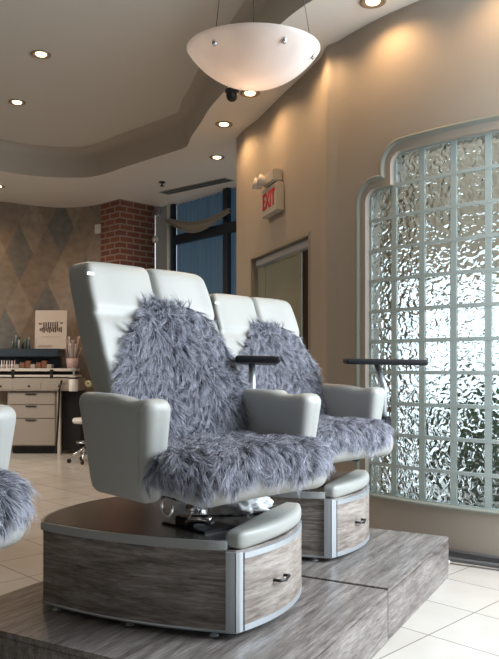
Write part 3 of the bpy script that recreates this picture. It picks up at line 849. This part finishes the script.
# backrest: two long padded halves with a crease at the head pad
def back_half(sgn):
    def fn(x, y, z):
        zz = 1.252 + z                    # absolute height .875..1.615
        w = .302 + .040 * min(1, max(0, (zz - .9) / .35))   # half width of the whole back
        v = y / .185                      # -1..1 across the half
        lc_ = .025; hw_ = (w - .022 + lc_) / 2 if sgn < 0 else (w - .012 - lc_) / 2
        l = lc_ + sgn * hw_ + v * hw_
        outer_v = v * sgn                 # +1 at the outer edge
        top = max(0, (zz - 1.49) / .155)
        l -= sgn * .022 * top ** 2.2 * max(0, outer_v) ** 2   # outer top corners round off
        zz2 = zz - .012 * top * max(0, outer_v) ** 3
        crease = .014 * math.exp(-((zz - 1.415) / .016) ** 2) if x > 0 else 0
        puff = .012 * math.cos(v * 1.4) if x > 0 else 0
        wing = .030 * max(0, outer_v) ** 3 if x > 0 else 0.01 * max(0, outer_v)
        return U(-s_of(zz) - .075 + x + puff + wing - crease, l, zz2)
    return rbox((.075, .185, .385), .036, (3, 10, 34), fn)
for sg in (-1, 1): link('backrest', back_half(sg), M['leather'], chair)
bt = link('maker_badge', boxes([((0, 0, 0), (.016, .002, .006))], .001), M['alu'], chair, False)
bt.location = U(-s_of(1.58) + .022, -.30, 1.575); bt.rotation_euler = (0, 0, ROT_UP + R(90))
# arms
def arm(sgn):
    def fn(x, y, z):
        # x -.21...21 along, y thickness, z -.17...17
        f = (x + .215) / .43              # 0 rear, 1 front
        h = (z + .17) / .34               # 0 bottom, 1 top
        rear = -.385 - .085 * h; frontx = -.052 + .052 * h
        e = rear + (frontx - rear) * f + (.03 * f if sgn > 0 else 0)
        roll = math.exp(-((f - 1.0) / .20) ** 2)
        zt = 1.112 - .014 * f - .014 * math.exp(-((f - .72) / .14) ** 2)
        zb = .745 - .008 * f
        zz = zb + (zt - zb) * h
        th = (.78 + .30 * h * roll + .06 * h)
        tp = .012 * (1 - h)
        l = sgn * (.385 + (-tp if True else 0)) + y * th
        return U(e, l, zz)
    return rbox((.215, .060, .17), .042, (14, 4, 10), fn)
for sg in (-1, 1):
    a_ = link('armrest', arm(sg), M['leather'], chair)
    # piping along the front edge of the outer panel
    pth = []
    for h in np.linspace(.12, .90, 12):
        rear = -.385 - .085 * h; frontx = -.052 + .052 * h
        e = rear + (frontx - rear) * .915; roll = math.exp(-((.915 - 1.0) / .2) ** 2)
        zb, zt = .750, 1.083
        pth.append(U(e, sg * (.385 - .012 * (1 - h)) + sg * (.0598 * (.78 + .30 * h * roll + .06 * h)), zb + (zt - zb) * h))
    link('piping', tube(pth, .0028, 6), M['leather_seam'], a_)
# tray on the far arm; its own empty pose per chair
def tray_on(ch, e, ang, dz=0.0, lean=0.0):
    t0 = U(e, .47, 1.10); t1 = U(e - lean, .47, 1.222 + dz)
    tr_ = link('tray_table', rbox((.225, .100, .016), .014, (6, 6, 1), lambda x, y, z: (x, y, z)), M['tray'], ch)
    tr_.location = (t1[0], t1[1], t1[2] + .0125); tr_.rotation_euler = (R(1.2), R(1.0), ang)
    link('tray_post', tube([U(e, .47, .90), t0, t1], [.017, .017, .015], 12), M['alu'], ch)
    link('tray_bracket', boxes([((*U(e, .47, .9)[:2], .9 - DAIS), (.03, .03, .03))], .006, rotz_), M['dark_metal'], ch, False)
    return tr_

# copies: parts first shared, then each chair gets its own tray pose
OFF2 = Ax * 1.11 - Bx * .09
ROT3 = 24
OFF0 = np.array([-.940, -1.16])
chair2 = copy_tree(chair); chair2.location = (CB[0] + OFF2[0], CB[1] + OFF2[1], DAIS)
chair2['label'] = 'farther cream pedicure chair in front of the glass blocks'
chair3 = copy_tree(chair); chair3.location = (CB[0] + OFF0[0], CB[1] + OFF0[1], DAIS); chair3.rotation_euler.z = BROT + R(ROT3)
chair3['label'] = 'cream pedicure chair cut off by the left edge'
for _c in chair2.children:
    if _c.name.startswith(('backrest', 'maker_badge')): _c.location.z -= .025
tr1 = tray_on(chair, -.425, R(90) - BROT + R(0), 0.0)
_m = Matrix.Rotation(-BROT, 3, 'Z') @ Vector((.025, .06, 0)); tr1.location += _m
tr2 = tray_on(chair2, -.02, R(0) - BROT, .0, .05)
tr2.location += Matrix.Rotation(-BROT, 3, 'Z') @ Vector((.045, .0, 0))

# ------------------------------------------------------------------ sheepskins
def strands(roots, normals, flows, length, clump_r=.022, width=.0036, seg=4, lift=.55, seed=1, curl=.35):
    g = np.random.default_rng(seed)
    N = len(roots)
    nl_ = max(40, N // 16)
    ci = g.choice(N, nl_, replace=False)
    # nearest lock centre for each strand (chunked)
    own = np.empty(N, int)
    for i in range(0, N, 2000):
        d = ((roots[i:i + 2000, None, :] - roots[ci][None]) ** 2).sum(2); own[i:i + 2000] = d.argmin(1)
    lock_dir = g.normal(size=(nl_, 3)) * curl
    lock_len = g.uniform(.75, 1.25, nl_)
    lock_lift = g.uniform(.25, 1.0, nl_)
    q = roots; sw = np.stack([np.sin(q[:, 1] * 19 + 2.1 * np.sin(q[:, 2] * 13)), np.sin(q[:, 0] * 21 + 1.7 * np.cos(q[:, 1] * 15)), np.sin(q[:, 1] * 17 + q[:, 2] * 12)], 1) * .55
    T = flows + lock_dir[own] + sw
    Lmod = 1 + .25 * np.sin(q[:, 0] * 33 + q[:, 1] * 27) * np.sin(q[:, 2] * 31 + q[:, 1] * 23)
    T -= normals * (T * normals).sum(1)[:, None]; T /= np.linalg.norm(T, axis=1)[:, None] + 1e-9
    side = np.cross(normals, T)
    Ls = length * Lmod * lock_len[own] * g.uniform(.8, 1.15, N)
    lf = lift * lock_lift[own]
    toC = roots[ci][own] - roots
    wig = g.normal(size=(N, 3)) * .007
    curlA = (g.uniform(-1, 1, nl_)[own])[:, None] * side
    P = []
    for k in range(seg + 1):
        f = k / seg
        p = roots + T * (Ls * (f ** 1.15))[:, None] + normals * (Ls * lf * (math.sin(f * 2.1)) * .75)[:, None] + toC * (.5 * f) + wig * f + curlA * (Ls * .40 * f * f)[:, None]
        p[:, 2] -= .010 * f * f
        P.append(p)
    view = g.normal(size=(N, 3)); view /= np.linalg.norm(view, axis=1)[:, None]
    V = np.empty((N, seg + 1, 2, 3)); tip = np.empty((N, seg + 1, 2))
    tone = g.uniform(-.18, .18, nl_)[own] + g.uniform(-.12, .12, N)
    for k in range(seg + 1):
        d = P[min(k + 1, seg)] - P[max(k - 1, 0)]
        s = np.cross(d, normals * .6 + view * .55); s /= np.linalg.norm(s, axis=1)[:, None] + 1e-9
        w_ = width * (1 - .8 * (k / seg) ** 1.5)
        V[:, k, 0] = P[k] - s * w_ * .5; V[:, k, 1] = P[k] + s * w_ * .5
        tip[:, k, :] = np.clip(k / seg + tone * (k / seg), 0, 1)[:, None]
    base = (np.arange(N) * (seg + 1) * 2)[:, None]
    q = []
    for k in range(seg): q.append(np.stack([base[:, 0] + 2 * k, base[:, 0] + 2 * k + 1, base[:, 0] + 2 * k + 3, base[:, 0] + 2 * k + 2], 1))
    return V.reshape(-1, 3), np.concatenate(q), tip.reshape(-1)
def fur_mesh(name, hide_v, hide_f, V, Q):
    hv = np.array(hide_v); vs = np.concatenate([hv, V[0]]); n0 = len(hv)
    quads = np.concatenate([np.array(hide_f), Q + n0]) if len(hide_f) else Q + n0
    me = bpy.data.meshes.new(name)
    me.vertices.add(len(vs)); me.vertices.foreach_set('co', vs.astype(np.float32).ravel())
    nf = len(quads)
    me.loops.add(nf * 4); me.loops.foreach_set('vertex_index', quads.astype(np.int32).ravel())
    me.polygons.add(nf); me.polygons.foreach_set('loop_start', np.arange(0, nf * 4, 4, dtype=np.int32))
    me.update(calc_edges=True); me.validate()
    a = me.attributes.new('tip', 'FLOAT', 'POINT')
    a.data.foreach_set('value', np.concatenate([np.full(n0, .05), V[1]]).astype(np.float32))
    return me
# back sheepskin: outline in (lateral, height)
zs_o = [.92, 1.00, 1.13, 1.27, 1.345, 1.405, 1.445, 1.468, 1.478]
lf_o = [-.30, -.315, -.305, -.215, -.165, -.125, -.085, -.045, .02]
rt_o = [.33, .335, .345, .325, .300, .262, .22, .165, .06]
def back_pt(l, z):
    w = .325 + .05 * np.clip((z - .9) / .35, 0, 1)
    v = (np.abs(l) - w / 2) / (w / 2)
    puff = .012 * np.cos(v * 1.4) + .030 * np.clip(v, 0, 1) ** 3 - .03 * np.exp(-(l / .03) ** 2) * .5
    return -s_of(z) + puff + .012
def to_root(e, l, z):
    x = .467 + e; y = -.057 + l
    return np.stack([cu * x - su * y, su * x + cu * y, z - DAIS], -1)
def dir_root(de, dl, dz): return np.stack([cu * de - su * dl, su * de + cu * dl, dz], -1)
g0 = np.random.default_rng(5)
N_ = 140000
z_ = g0.uniform(.92, 1.480, N_); l_ = g0.uniform(-.36, .36, N_)
edge_n = .012 * np.sin(z_ * 41) + .008 * np.sin(z_ * 97 + 1)
ok = (l_ > np.interp(z_, zs_o, lf_o) + edge_n) & (l_ < np.interp(z_, zs_o, rt_o) + edge_n)
z_, l_ = z_[ok][:50000], l_[ok][:50000]
roots = to_root(back_pt(l_, z_), l_, z_)
one = np.ones_like(z_)
nrm_ = dir_root(one * .94, 0 * one, one * .34)
fl_l = (l_ - .02) * 2.2 + .25 * np.sin(z_ * 9 + l_ * 7); fl_z = -(1.0 - 1.6 * np.clip((z_ - 1.40) / .1, 0, 1))
flow = dir_root(-.37 * fl_z, fl_l, fl_z)
V_, Q_, T_ = strands(roots, nrm_, flow, .050, seed=3, curl=.75, width=.0018, lift=.6)
hz = np.linspace(.93, 1.472, 22); hl = np.linspace(0, 1, 16); hv_ = []; hf_ = []
for z in hz:
    a = np.interp(z, zs_o, lf_o); b2 = np.interp(z, zs_o, rt_o)
    for k_ in hl:
        l = a + (b2 - a) * k_; hv_.append(to_root(back_pt(np.array(l), z) - .002, np.array(l), np.array(z)))
for i in range(21):
    for j in range(15): a = i * 16 + j; hf_.append((a, a + 1, a + 17, a + 16))
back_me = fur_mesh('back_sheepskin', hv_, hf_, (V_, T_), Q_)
# seat sheepskin: a rounded sheet that folds over the front edge
def seat_map(e, l):
    cx_, hx, hy, rr = -.25, .360, .338, .15
    l = l + .015
    qx = np.abs(e - cx_) - (hx - rr); qy = np.abs(l) - (hy - rr)
    d = np.hypot(np.maximum(qx, 0), np.maximum(qy, 0)) + np.minimum(np.maximum(qx, qy), 0) - rr
    ox = np.where(qx > 0, qx, 0) * np.sign(e - cx_); oy = np.where(qy > 0, qy, 0) * np.sign(l)
    on = np.hypot(ox, oy)
    bx_ = np.where(on > 1e-6, ox / np.maximum(on, 1e-6), np.where(qx > qy, np.sign(e - cx_), 0)); by_ = np.where(on > 1e-6, oy / np.maximum(on, 1e-6), np.where(qx > qy, 0, np.sign(l)))
    dd = np.maximum(d, 0); r = .065
    ang = np.minimum(dd / r, math.pi / 2); extra = np.maximum(dd - r * math.pi / 2, 0)
    outw = r * np.sin(ang) - dd
    e2 = e + bx_ * outw; l2 = l + by_ * outw
    zz = .905 + .010 * np.cos(l / .345 * 1.5) - r * (1 - np.cos(ang)) - extra
    ne = bx_ * np.sin(ang); nl2 = by_ * np.sin(ang); nz = np.cos(ang)
    return e2, l2 - .015, zz, (ne, nl2, nz), d
def seat_ok(e, l, d): return (d < .122) & ((e > -.03) | (np.abs(l) < .305)) & (e > -.34)
N_ = 200000
e_ = g0.uniform(-.34, .29, N_); l_ = g0.uniform(-.52, .52, N_)
e2, l2, zz, nn_, d_s = seat_map(e_, l_)
ok = seat_ok(e_, l_, d_s + .012 * np.sin(l_ * 37))
e_, l_ = e_[ok][:60000], l_[ok][:60000]
e2, l2, zz, nn_, d_s = seat_map(e_, l_)
roots = to_root(e2, l2, zz); nrm_ = dir_root(*nn_)
fe = .75 + .0 * e_ + .35 * np.sin(l_ * 11 + e_ * 6); fl2 = l_ * 1.6 + .5 * np.sin(e_ * 14)
flow = dir_root(fe, fl2, -1.1 * np.clip(d_s / .05, 0, 1))
V_, Q_, T_ = strands(roots, nrm_, flow, .046, seed=9, curl=.75, width=.0018, lift=.6)
es_ = np.linspace(-.335, .27, 34); hv_ = []; hf_ = []
LW = 25
for e in es_:
    for j in range(LW):
        lim = .30 if e < -.03 else .50
        l = (j / (LW - 1) * 2 - 1) * lim
        ee = np.array(e); ll = np.array(l)
        for _ in range(60):
            if seat_map(ee, ll)[4] < .112: break
            ll = ll * .98; ee = ee - .004 if ee > .1 else ee
        a, b2, c, _, _ = seat_map(ee, ll); hv_.append(to_root(a, b2, c - .003))
for i in range(33):
    for j in range(LW - 1): a = i * LW + j; hf_.append((a, a + 1, a + LW + 1, a + LW))
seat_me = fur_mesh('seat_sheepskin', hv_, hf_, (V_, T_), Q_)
def place_fur(name, me, ch, label, grp):
    o = bpy.data.objects.new(name, me); col.objects.link(o)
    o.location = ch.location; o.rotation_euler = ch.rotation_euler
    if me == back_me and ch == chair2: o.location.z -= .03
    if me == seat_me and ch == chair2: o.location += Matrix.Rotation(BROT, 3, 'Z') @ Vector((-su * -.035, cu * -.035, 0))
    tag(o, label, 'sheepskin', grp); return o
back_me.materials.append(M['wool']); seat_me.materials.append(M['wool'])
for ch, w_ in ((chair, 'of the nearer whole pedicure chair'), (chair2, 'of the farther pedicure chair by the glass blocks'), (chair3, 'of the pedicure chair cut by the left edge')):
    place_fur('sheepskin_throw', back_me, ch, 'shaggy grey sheepskin hung over the backrest ' + w_, 'sheepskins on the backrests')
    place_fur('sheepskin_throw', seat_me, ch, 'shaggy grey sheepskin spread over the seat ' + w_, 'sheepskins on the seats')

# crumpled white liner behind the seat on the base
bm = bmesh.new(); bmesh.ops.create_icosphere(bm, subdivisions=4, radius=1)
for v in bm.verts:
    n_ = v.co.normalized(); k_ = 1 + .22 * math.sin(n_.x * 7 + n_.z * 5) * math.cos(n_.y * 6) + .12 * math.sin(n_.x * 17 + n_.y * 13)
    v.co = Vector((n_.x * .13 * k_, n_.y * .09 * k_, max(n_.z * .05 * k_, -.03)))
ln = link('plastic_liner', bm_mesh(bm), M['cloth_white']); lw = Matrix.Translation(CB) @ Matrix.Rotation(BROT, 4, 'Z') @ Vector((.22, .14, .3495 + .031))
ln.location = lw; tag(ln, 'crumpled white plastic liner lying on the base of the nearer chair', 'liner')

# ------------------------------------------------------------------ back of the salon: nail desk and what is on it
ORD = ['first', 'second', 'third', 'fourth', 'fifth', 'sixth', 'seventh']
YD = 10.0
def dx_(px): return (px - 249.5) / 720 * YD
def dz_(py): return 1.2 - (py - 368) / 720 * YD
desk = empty('nail_desk', (dx_(20), YD, 0)); tag(desk, 'pale nail desk with drawers against the diamond-papered wall', 'desk')
ox = dx_(20)
def dbox(name, x0, x1, z0, z1, y0, y1, mat, parent, bev=.004):
    return link(name, boxes([(((x0 + x1) / 2 - ox, (y0 + y1) / 2, (z0 + z1) / 2), ((x1 - x0) / 2, (y1 - y0) / 2, (z1 - z0) / 2))], bev), mat, parent, False)
dbox('plinth', dx_(10), dx_(55), 0, .12, .12, .30, M['black'], desk)
dbox('drawer_pedestal', dx_(7), dx_(57), .115, .88, .02, .34, M['desk'], desk)
zz_ = [.125, .50, .69, .86]
for a, b2 in zip(zz_, zz_[1:]):
    d1 = dbox('drawer', dx_(9), dx_(55), a + .004, b2 - .004, -.002, .03, M['desk'], desk)
    hh = link('pull', boxes([((dx_(31) - ox, -.012, b2 - .022), (.075, .010, .008))], .003), M['dark_metal'], d1, False)
dbox('side_post', dx_(57.5), dx_(60.5), 0, .88, -.01, .05, M['deskwhite'], desk)
dbox('back_panel', dx_(61), dx_(79), .05, .88, .10, .34, M['black'], desk)
dbox('desk_top', dx_(-45), dx_(79), .885, 1.06, -.05, .36, M['desk'], desk)
for px in (-10, 18, 48):
    d1 = dbox('small_drawer', dx_(px), dx_(px + 24), .905, .99, -.056, -.04, M['desk'], desk, .002)
    link('knob', lathe([(0, 0), (.014, 0), (.012, .02), (0, .022)], 12), M['dark_metal'], d1).matrix_local = Matrix.Translation((dx_(px + 12) - ox, -.056, .95)) @ Matrix.Rotation(R(90), 4, 'X')
dbox('front_rail', dx_(-45), dx_(76), 1.075, 1.105, -.05, .36, M['deskwhite'], desk)
for px in (14, 52.5):
    dbox('rail_post', dx_(px - 1.5), dx_(px + 1.5), 1.055, 1.18, -.055, -.03, M['black'], desk)
dbox('display_tier', dx_(-45), dx_(74), 1.155, 1.195, -.04, .36, M['deskwhite'], desk)
dbox('tier_gap_back', dx_(-45), dx_(72), 1.10, 1.16, .10, .36, M['black'], desk)
dbox('glass_shelf', dx_(-45), dx_(59), 1.355, 1.47, -.02, .34, M['darkshelf'], desk, .01)
dbox('shelf_riser', dx_(-42), dx_(56), 1.19, 1.36, .20, .33, M['darkshelf'], desk)
for k_ in range(7):
    x0 = dx_(17 + k_ * 5.4)
    bx_ = link('display_box', boxes([((0, 0, .028), (.036, .05, .028 + .012 * (k_ % 3)))], .006), M['brownbits'] if k_ % 3 else M['doorwood'], None, False)
    bx_.location = (x0, YD + .04, 1.197 + .012 * (k_ % 3)); bx_.rotation_euler = (0, 0, .1 * (k_ % 3 - 1))
    tag(bx_, f"small {'brown' if k_ % 3 else 'tan'} box, {ORD[k_]} from the left in the row under the dark desk shelf", 'box', 'small boxes under the desk shelf')
for k_ in range(6):
    x0 = dx_(1 + k_ * 2.6)
    bx_ = link('polish_bottle', lathe([(0, 0), (.015, 0), (.016, .05), (.008, .06), (.009, .10 + .01 * (k_ % 2)), (0, .115)], 12), M['pink'] if k_ % 2 else M['white_plastic'])
    bx_.location = (x0, YD + .03, 1.195); tag(bx_, f"small {'pink' if k_ % 2 else 'white'} polish bottle, {ORD[k_]} from the left on the desk tier", 'bottle', 'pale polish bottles on the tier')
mats_b = [plain('bottle_green', (.06, .12, .10), .2), plain('bottle_slate', (.10, .13, .15), .2), plain('bottle_clear', (.35, .36, .34), .2), M['black']]
for k_ in range(6):
    bx_ = empty('lotion_bottle', (dx_(9.5 + k_ * 3.3), YD + .14, 1.472))
    hb = .10 + .03 * ((k_ * 5) % 3)
    link('bottle_body', lathe([(0, 0), (.018, 0), (.019, hb * .75), (.008, hb)], 14), mats_b[k_ % 4], bx_)
    link('cap', lathe([(.010, hb), (.010, hb + .03), (0, hb + .03)], 12), mats_b[(k_ + 1) % 4], bx_)
    tag(bx_, f"little {['green', 'slate', 'clear', 'black'][k_ % 4]} bottle beside the poster, {ORD[k_]} from the left on the desk shelf", 'bottle', 'dark bottles on the desk shelf')
# poster on the shelf
ps = empty('poster_stand', (dx_(46.5), YD + .20, 1.472)); ps.rotation_euler = (R(-4), 0, 0)
tag(ps, 'pale pink poster with dark lettering standing on the nail desk', 'poster')
hwP, hP = 16.3 / 720 * YD, .55
link('board', boxes([((0, .006, hP / 2), (hwP, .005, hP / 2))], .002), M['poster'], ps, False)
bm = bmesh.new(); g1 = random.Random(4)
for (lx, lz, lw_, lh) in [(-.10 + i * .032, .335, .008, .055) for i in range(7)] + [(-.15 + i * .027, .27, .008, .022 + .012 * (i % 3)) for i in range(12)] + [(-.15, .36, .02, .012), (.15, .37, .016, .012)]:
    box_bm(bm, (lx, -.0005, lz + g1.uniform(-.006, .006)), (lw_ * 1.25, .001, lh / 1.15))
ld = link('lettering', bm_mesh(bm), plain('poster_ink', (.10, .06, .05), .6), ps, False)
bm = bmesh.new()
for i in range(14): box_bm(bm, (-.13 + .02 * i, -.0005, .165 + .006 * (i % 3)), (.006, .001, .004))
link('small_print', bm_mesh(bm), plain('poster_small_ink', (.34, .24, .20), .6), ps, False)
bm = bmesh.new()
for i in range(10): box_bm(bm, (-.17 + .02 * i, -.0005, .03 + .01 * (i % 2)), (.007, .001, .015))
link('footer_print', bm_mesh(bm), plain('poster_footer_ink', (.34, .24, .20), .6), ps, False)
# brushes in a pot
bh = empty('brush_pot', (dx_(70.5), YD + .10, 1.196)); tag(bh, 'pot of pale thin brushes at the right end of the nail desk', 'pot')
link('pot', lathe([(0, 0), (.07, 0), (.085, .14), (.078, .14), (.065, .01)], 20), M['pink'], bh)
for k_ in range(16):
    a = k_ * 2.4; r0 = .05; tp = (.12 * math.cos(a) * (.4 + .6 * (k_ % 3) / 2), .06 * math.sin(a), .26 + .05 * ((k_ * 7) % 4))
    link('brush', tube([(r0 * .4 * math.cos(a), r0 * .4 * math.sin(a), .02), tp, (tp[0] * 1.1, tp[1] * 1.1, tp[2] + .035)], [.006, .006, .012], 6), M['pink'] if k_ % 3 else M['white_plastic'], bh)
# towel ring / dispenser cup at the end of the desk
cp = empty('white_canister', (dx_(75.5), YD - .12, dz_(391))); tag(cp, 'white canister hung on the right end of the nail desk', 'canister')
link('cup', lathe([(0, 0), (.058, 0), (.062, .01), (.062, .20), (.05, .205), (.05, .19), (0, .19)], 24), M['white_plastic'], cp)
link('ring', lathe([(.064, .17), (.068, .175), (.068, .19), (.064, .195)], 24), M['dark_metal'], cp)
link('hanger', boxes([((-.01, .075, .17), (.012, .02, .16)), ((-.01, .06, .30), (.03, .02, .012))], .003), M['alu'], cp, False)
# flower on the desk end
fw = empty('flower_sprig', (dx_(87.5), YD + .05, 1.0)); tag(fw, 'small yellow green flower beside the nail desk end', 'flower')
link('stem', tube([(-.12, .05, .05), (-.06, .03, .03), (0, 0, -.02)], .006, 6), M['green'], fw)
bm = bmesh.new()
for k_ in range(8):
    a = k_ * .785; bmesh.ops.create_uvsphere(bm, u_segments=8, v_segments=6, radius=.022, matrix=Matrix.Translation((.03 * math.cos(a), -.01, .03 * math.sin(a) - .02)))
link('petals', bm_mesh(bm), M['flowerwhite'], fw); link('leaf', boxes([((.05, 0, -.05), (.03, .004, .012))], .002), M['green'], fw, False)
link('jar', lathe([(0, -1.0 + .888 - .888), (.03, -.11), (.035, -.05), (.025, -.02)], 12), M['white_plastic'], fw) if False else None
# black cord down the desk
cb_ = link('black_cord', tube([Vector((dx_(62), YD - .07, .98)), Vector((dx_(63.5), YD - .09, 1.03)), Vector((dx_(61), YD - .09, .90)), Vector((dx_(60), YD - .08, .55)), Vector((dx_(58.5), YD - .09, .2)), Vector((dx_(57.5), YD - .12, .03))], .014, 8), M['black'])
tag(cb_, 'black cord hanging down the front of the nail desk', 'cord')
# stool
st = empty('rolling_stool', (dx_(84) * .91 + .03, 9.15, 0)); tag(st, 'chrome rolling stool by the right end of the nail desk', 'stool')
link('seat', lathe([(0, .50), (.17, .50), (.185, .52), (.185, .545), (.17, .565), (0, .57)], 28), M['white_plastic'], st)
link('post', lathe([(.025, .09), (.025, .30), (.018, .30), (.018, .50), (.10, .50)], 16), M['chrome'], st)
for k_ in range(5):
    a = k_ * 2 * math.pi / 5 + R(195)
    lg = link('leg', tube([(.02 * math.cos(a), .02 * math.sin(a), .20), (.12 * math.cos(a), .12 * math.sin(a), .13), (.22 * math.cos(a), .22 * math.sin(a), .075)], [.018, .016, .012], 10), M['chrome'], st)
    w1 = link('caster', lathe([(0, -.014), (.024, -.014), (.028, -.008), (.028, .008), (.024, .014), (0, .014)], 16), M['black'], lg)
    w1.location = (.225 * math.cos(a), .225 * math.sin(a), .028); w1.rotation_euler = (R(90), 0, a)
link('foot_ring', tube([(.13 * math.cos(a), .13 * math.sin(a), .26) for a in np.linspace(0, 2 * math.pi, 25)], .009, 8, False), M['chrome'], st)
# wall bits
def wall_bit(name, px, py, Y, h, mat, label, cat, yaw=0.0):
    o = link(name, boxes([((0, 0, 0), h)], .004), mat, None, False); o.location = ((px - 249.5) / 720 * Y, Y, 1.2 + (368 - py) / 720 * Y); o.rotation_euler = (0, 0, yaw)
    return tag(o, label, cat)
wall_bit('thermostat', 98, 229, 10.40, (.045, .02, .065), M['white_plastic'], 'pale thermostat on the papered wall next to the brick pillar', 'thermostat', R(-25))
wall_bit('alarm_box', 157.5, 211, 10.52, (.05, .03, .06), plain('grey_lilac_box', (.30, .27, .27), .5), 'grey alarm box high beside the brick pillar', 'alarm', R(-45))
sn = empty('motion_sensor', ((155 - 249.5) / 720 * 10.5, 10.50, 1.2 + (368 - 239) / 720 * 10.5)); tag(sn, 'white motion sensor on the edge of the brick pillar', 'sensor')
link('dome', lathe([(0, -.06), (.035, -.05), (.05, 0), (.03, .03), (0, .03)], 16), M['white_plastic'], sn)
link('mount', boxes([((.0, .03, .03), (.02, .03, .02))], .003), M['white_plastic'], sn, False)
# hose along the baseboard
hp = [Vector((*(wp(t) + wn_(t) * (.075 + .02 * math.sin(t * 6))), .028)) for t in np.linspace(.55, -.9, 24)]
ho = link('power_cable', tube(hp, .014, 8), M['baseboard']); tag(ho, 'dark cable lying along the foot of the glass block wall', 'cable')
hp = [Vector((*(wp(t) + wn_(t) * (.13 + .06 * (.3 - t))), .024)) for t in np.linspace(.40, .06, 14)]
ho = link('drain_hose', tube(hp, .012, 10), M['white_plastic']); tag(ho, 'short pale hose on the floor beside the farther platform', 'hose')
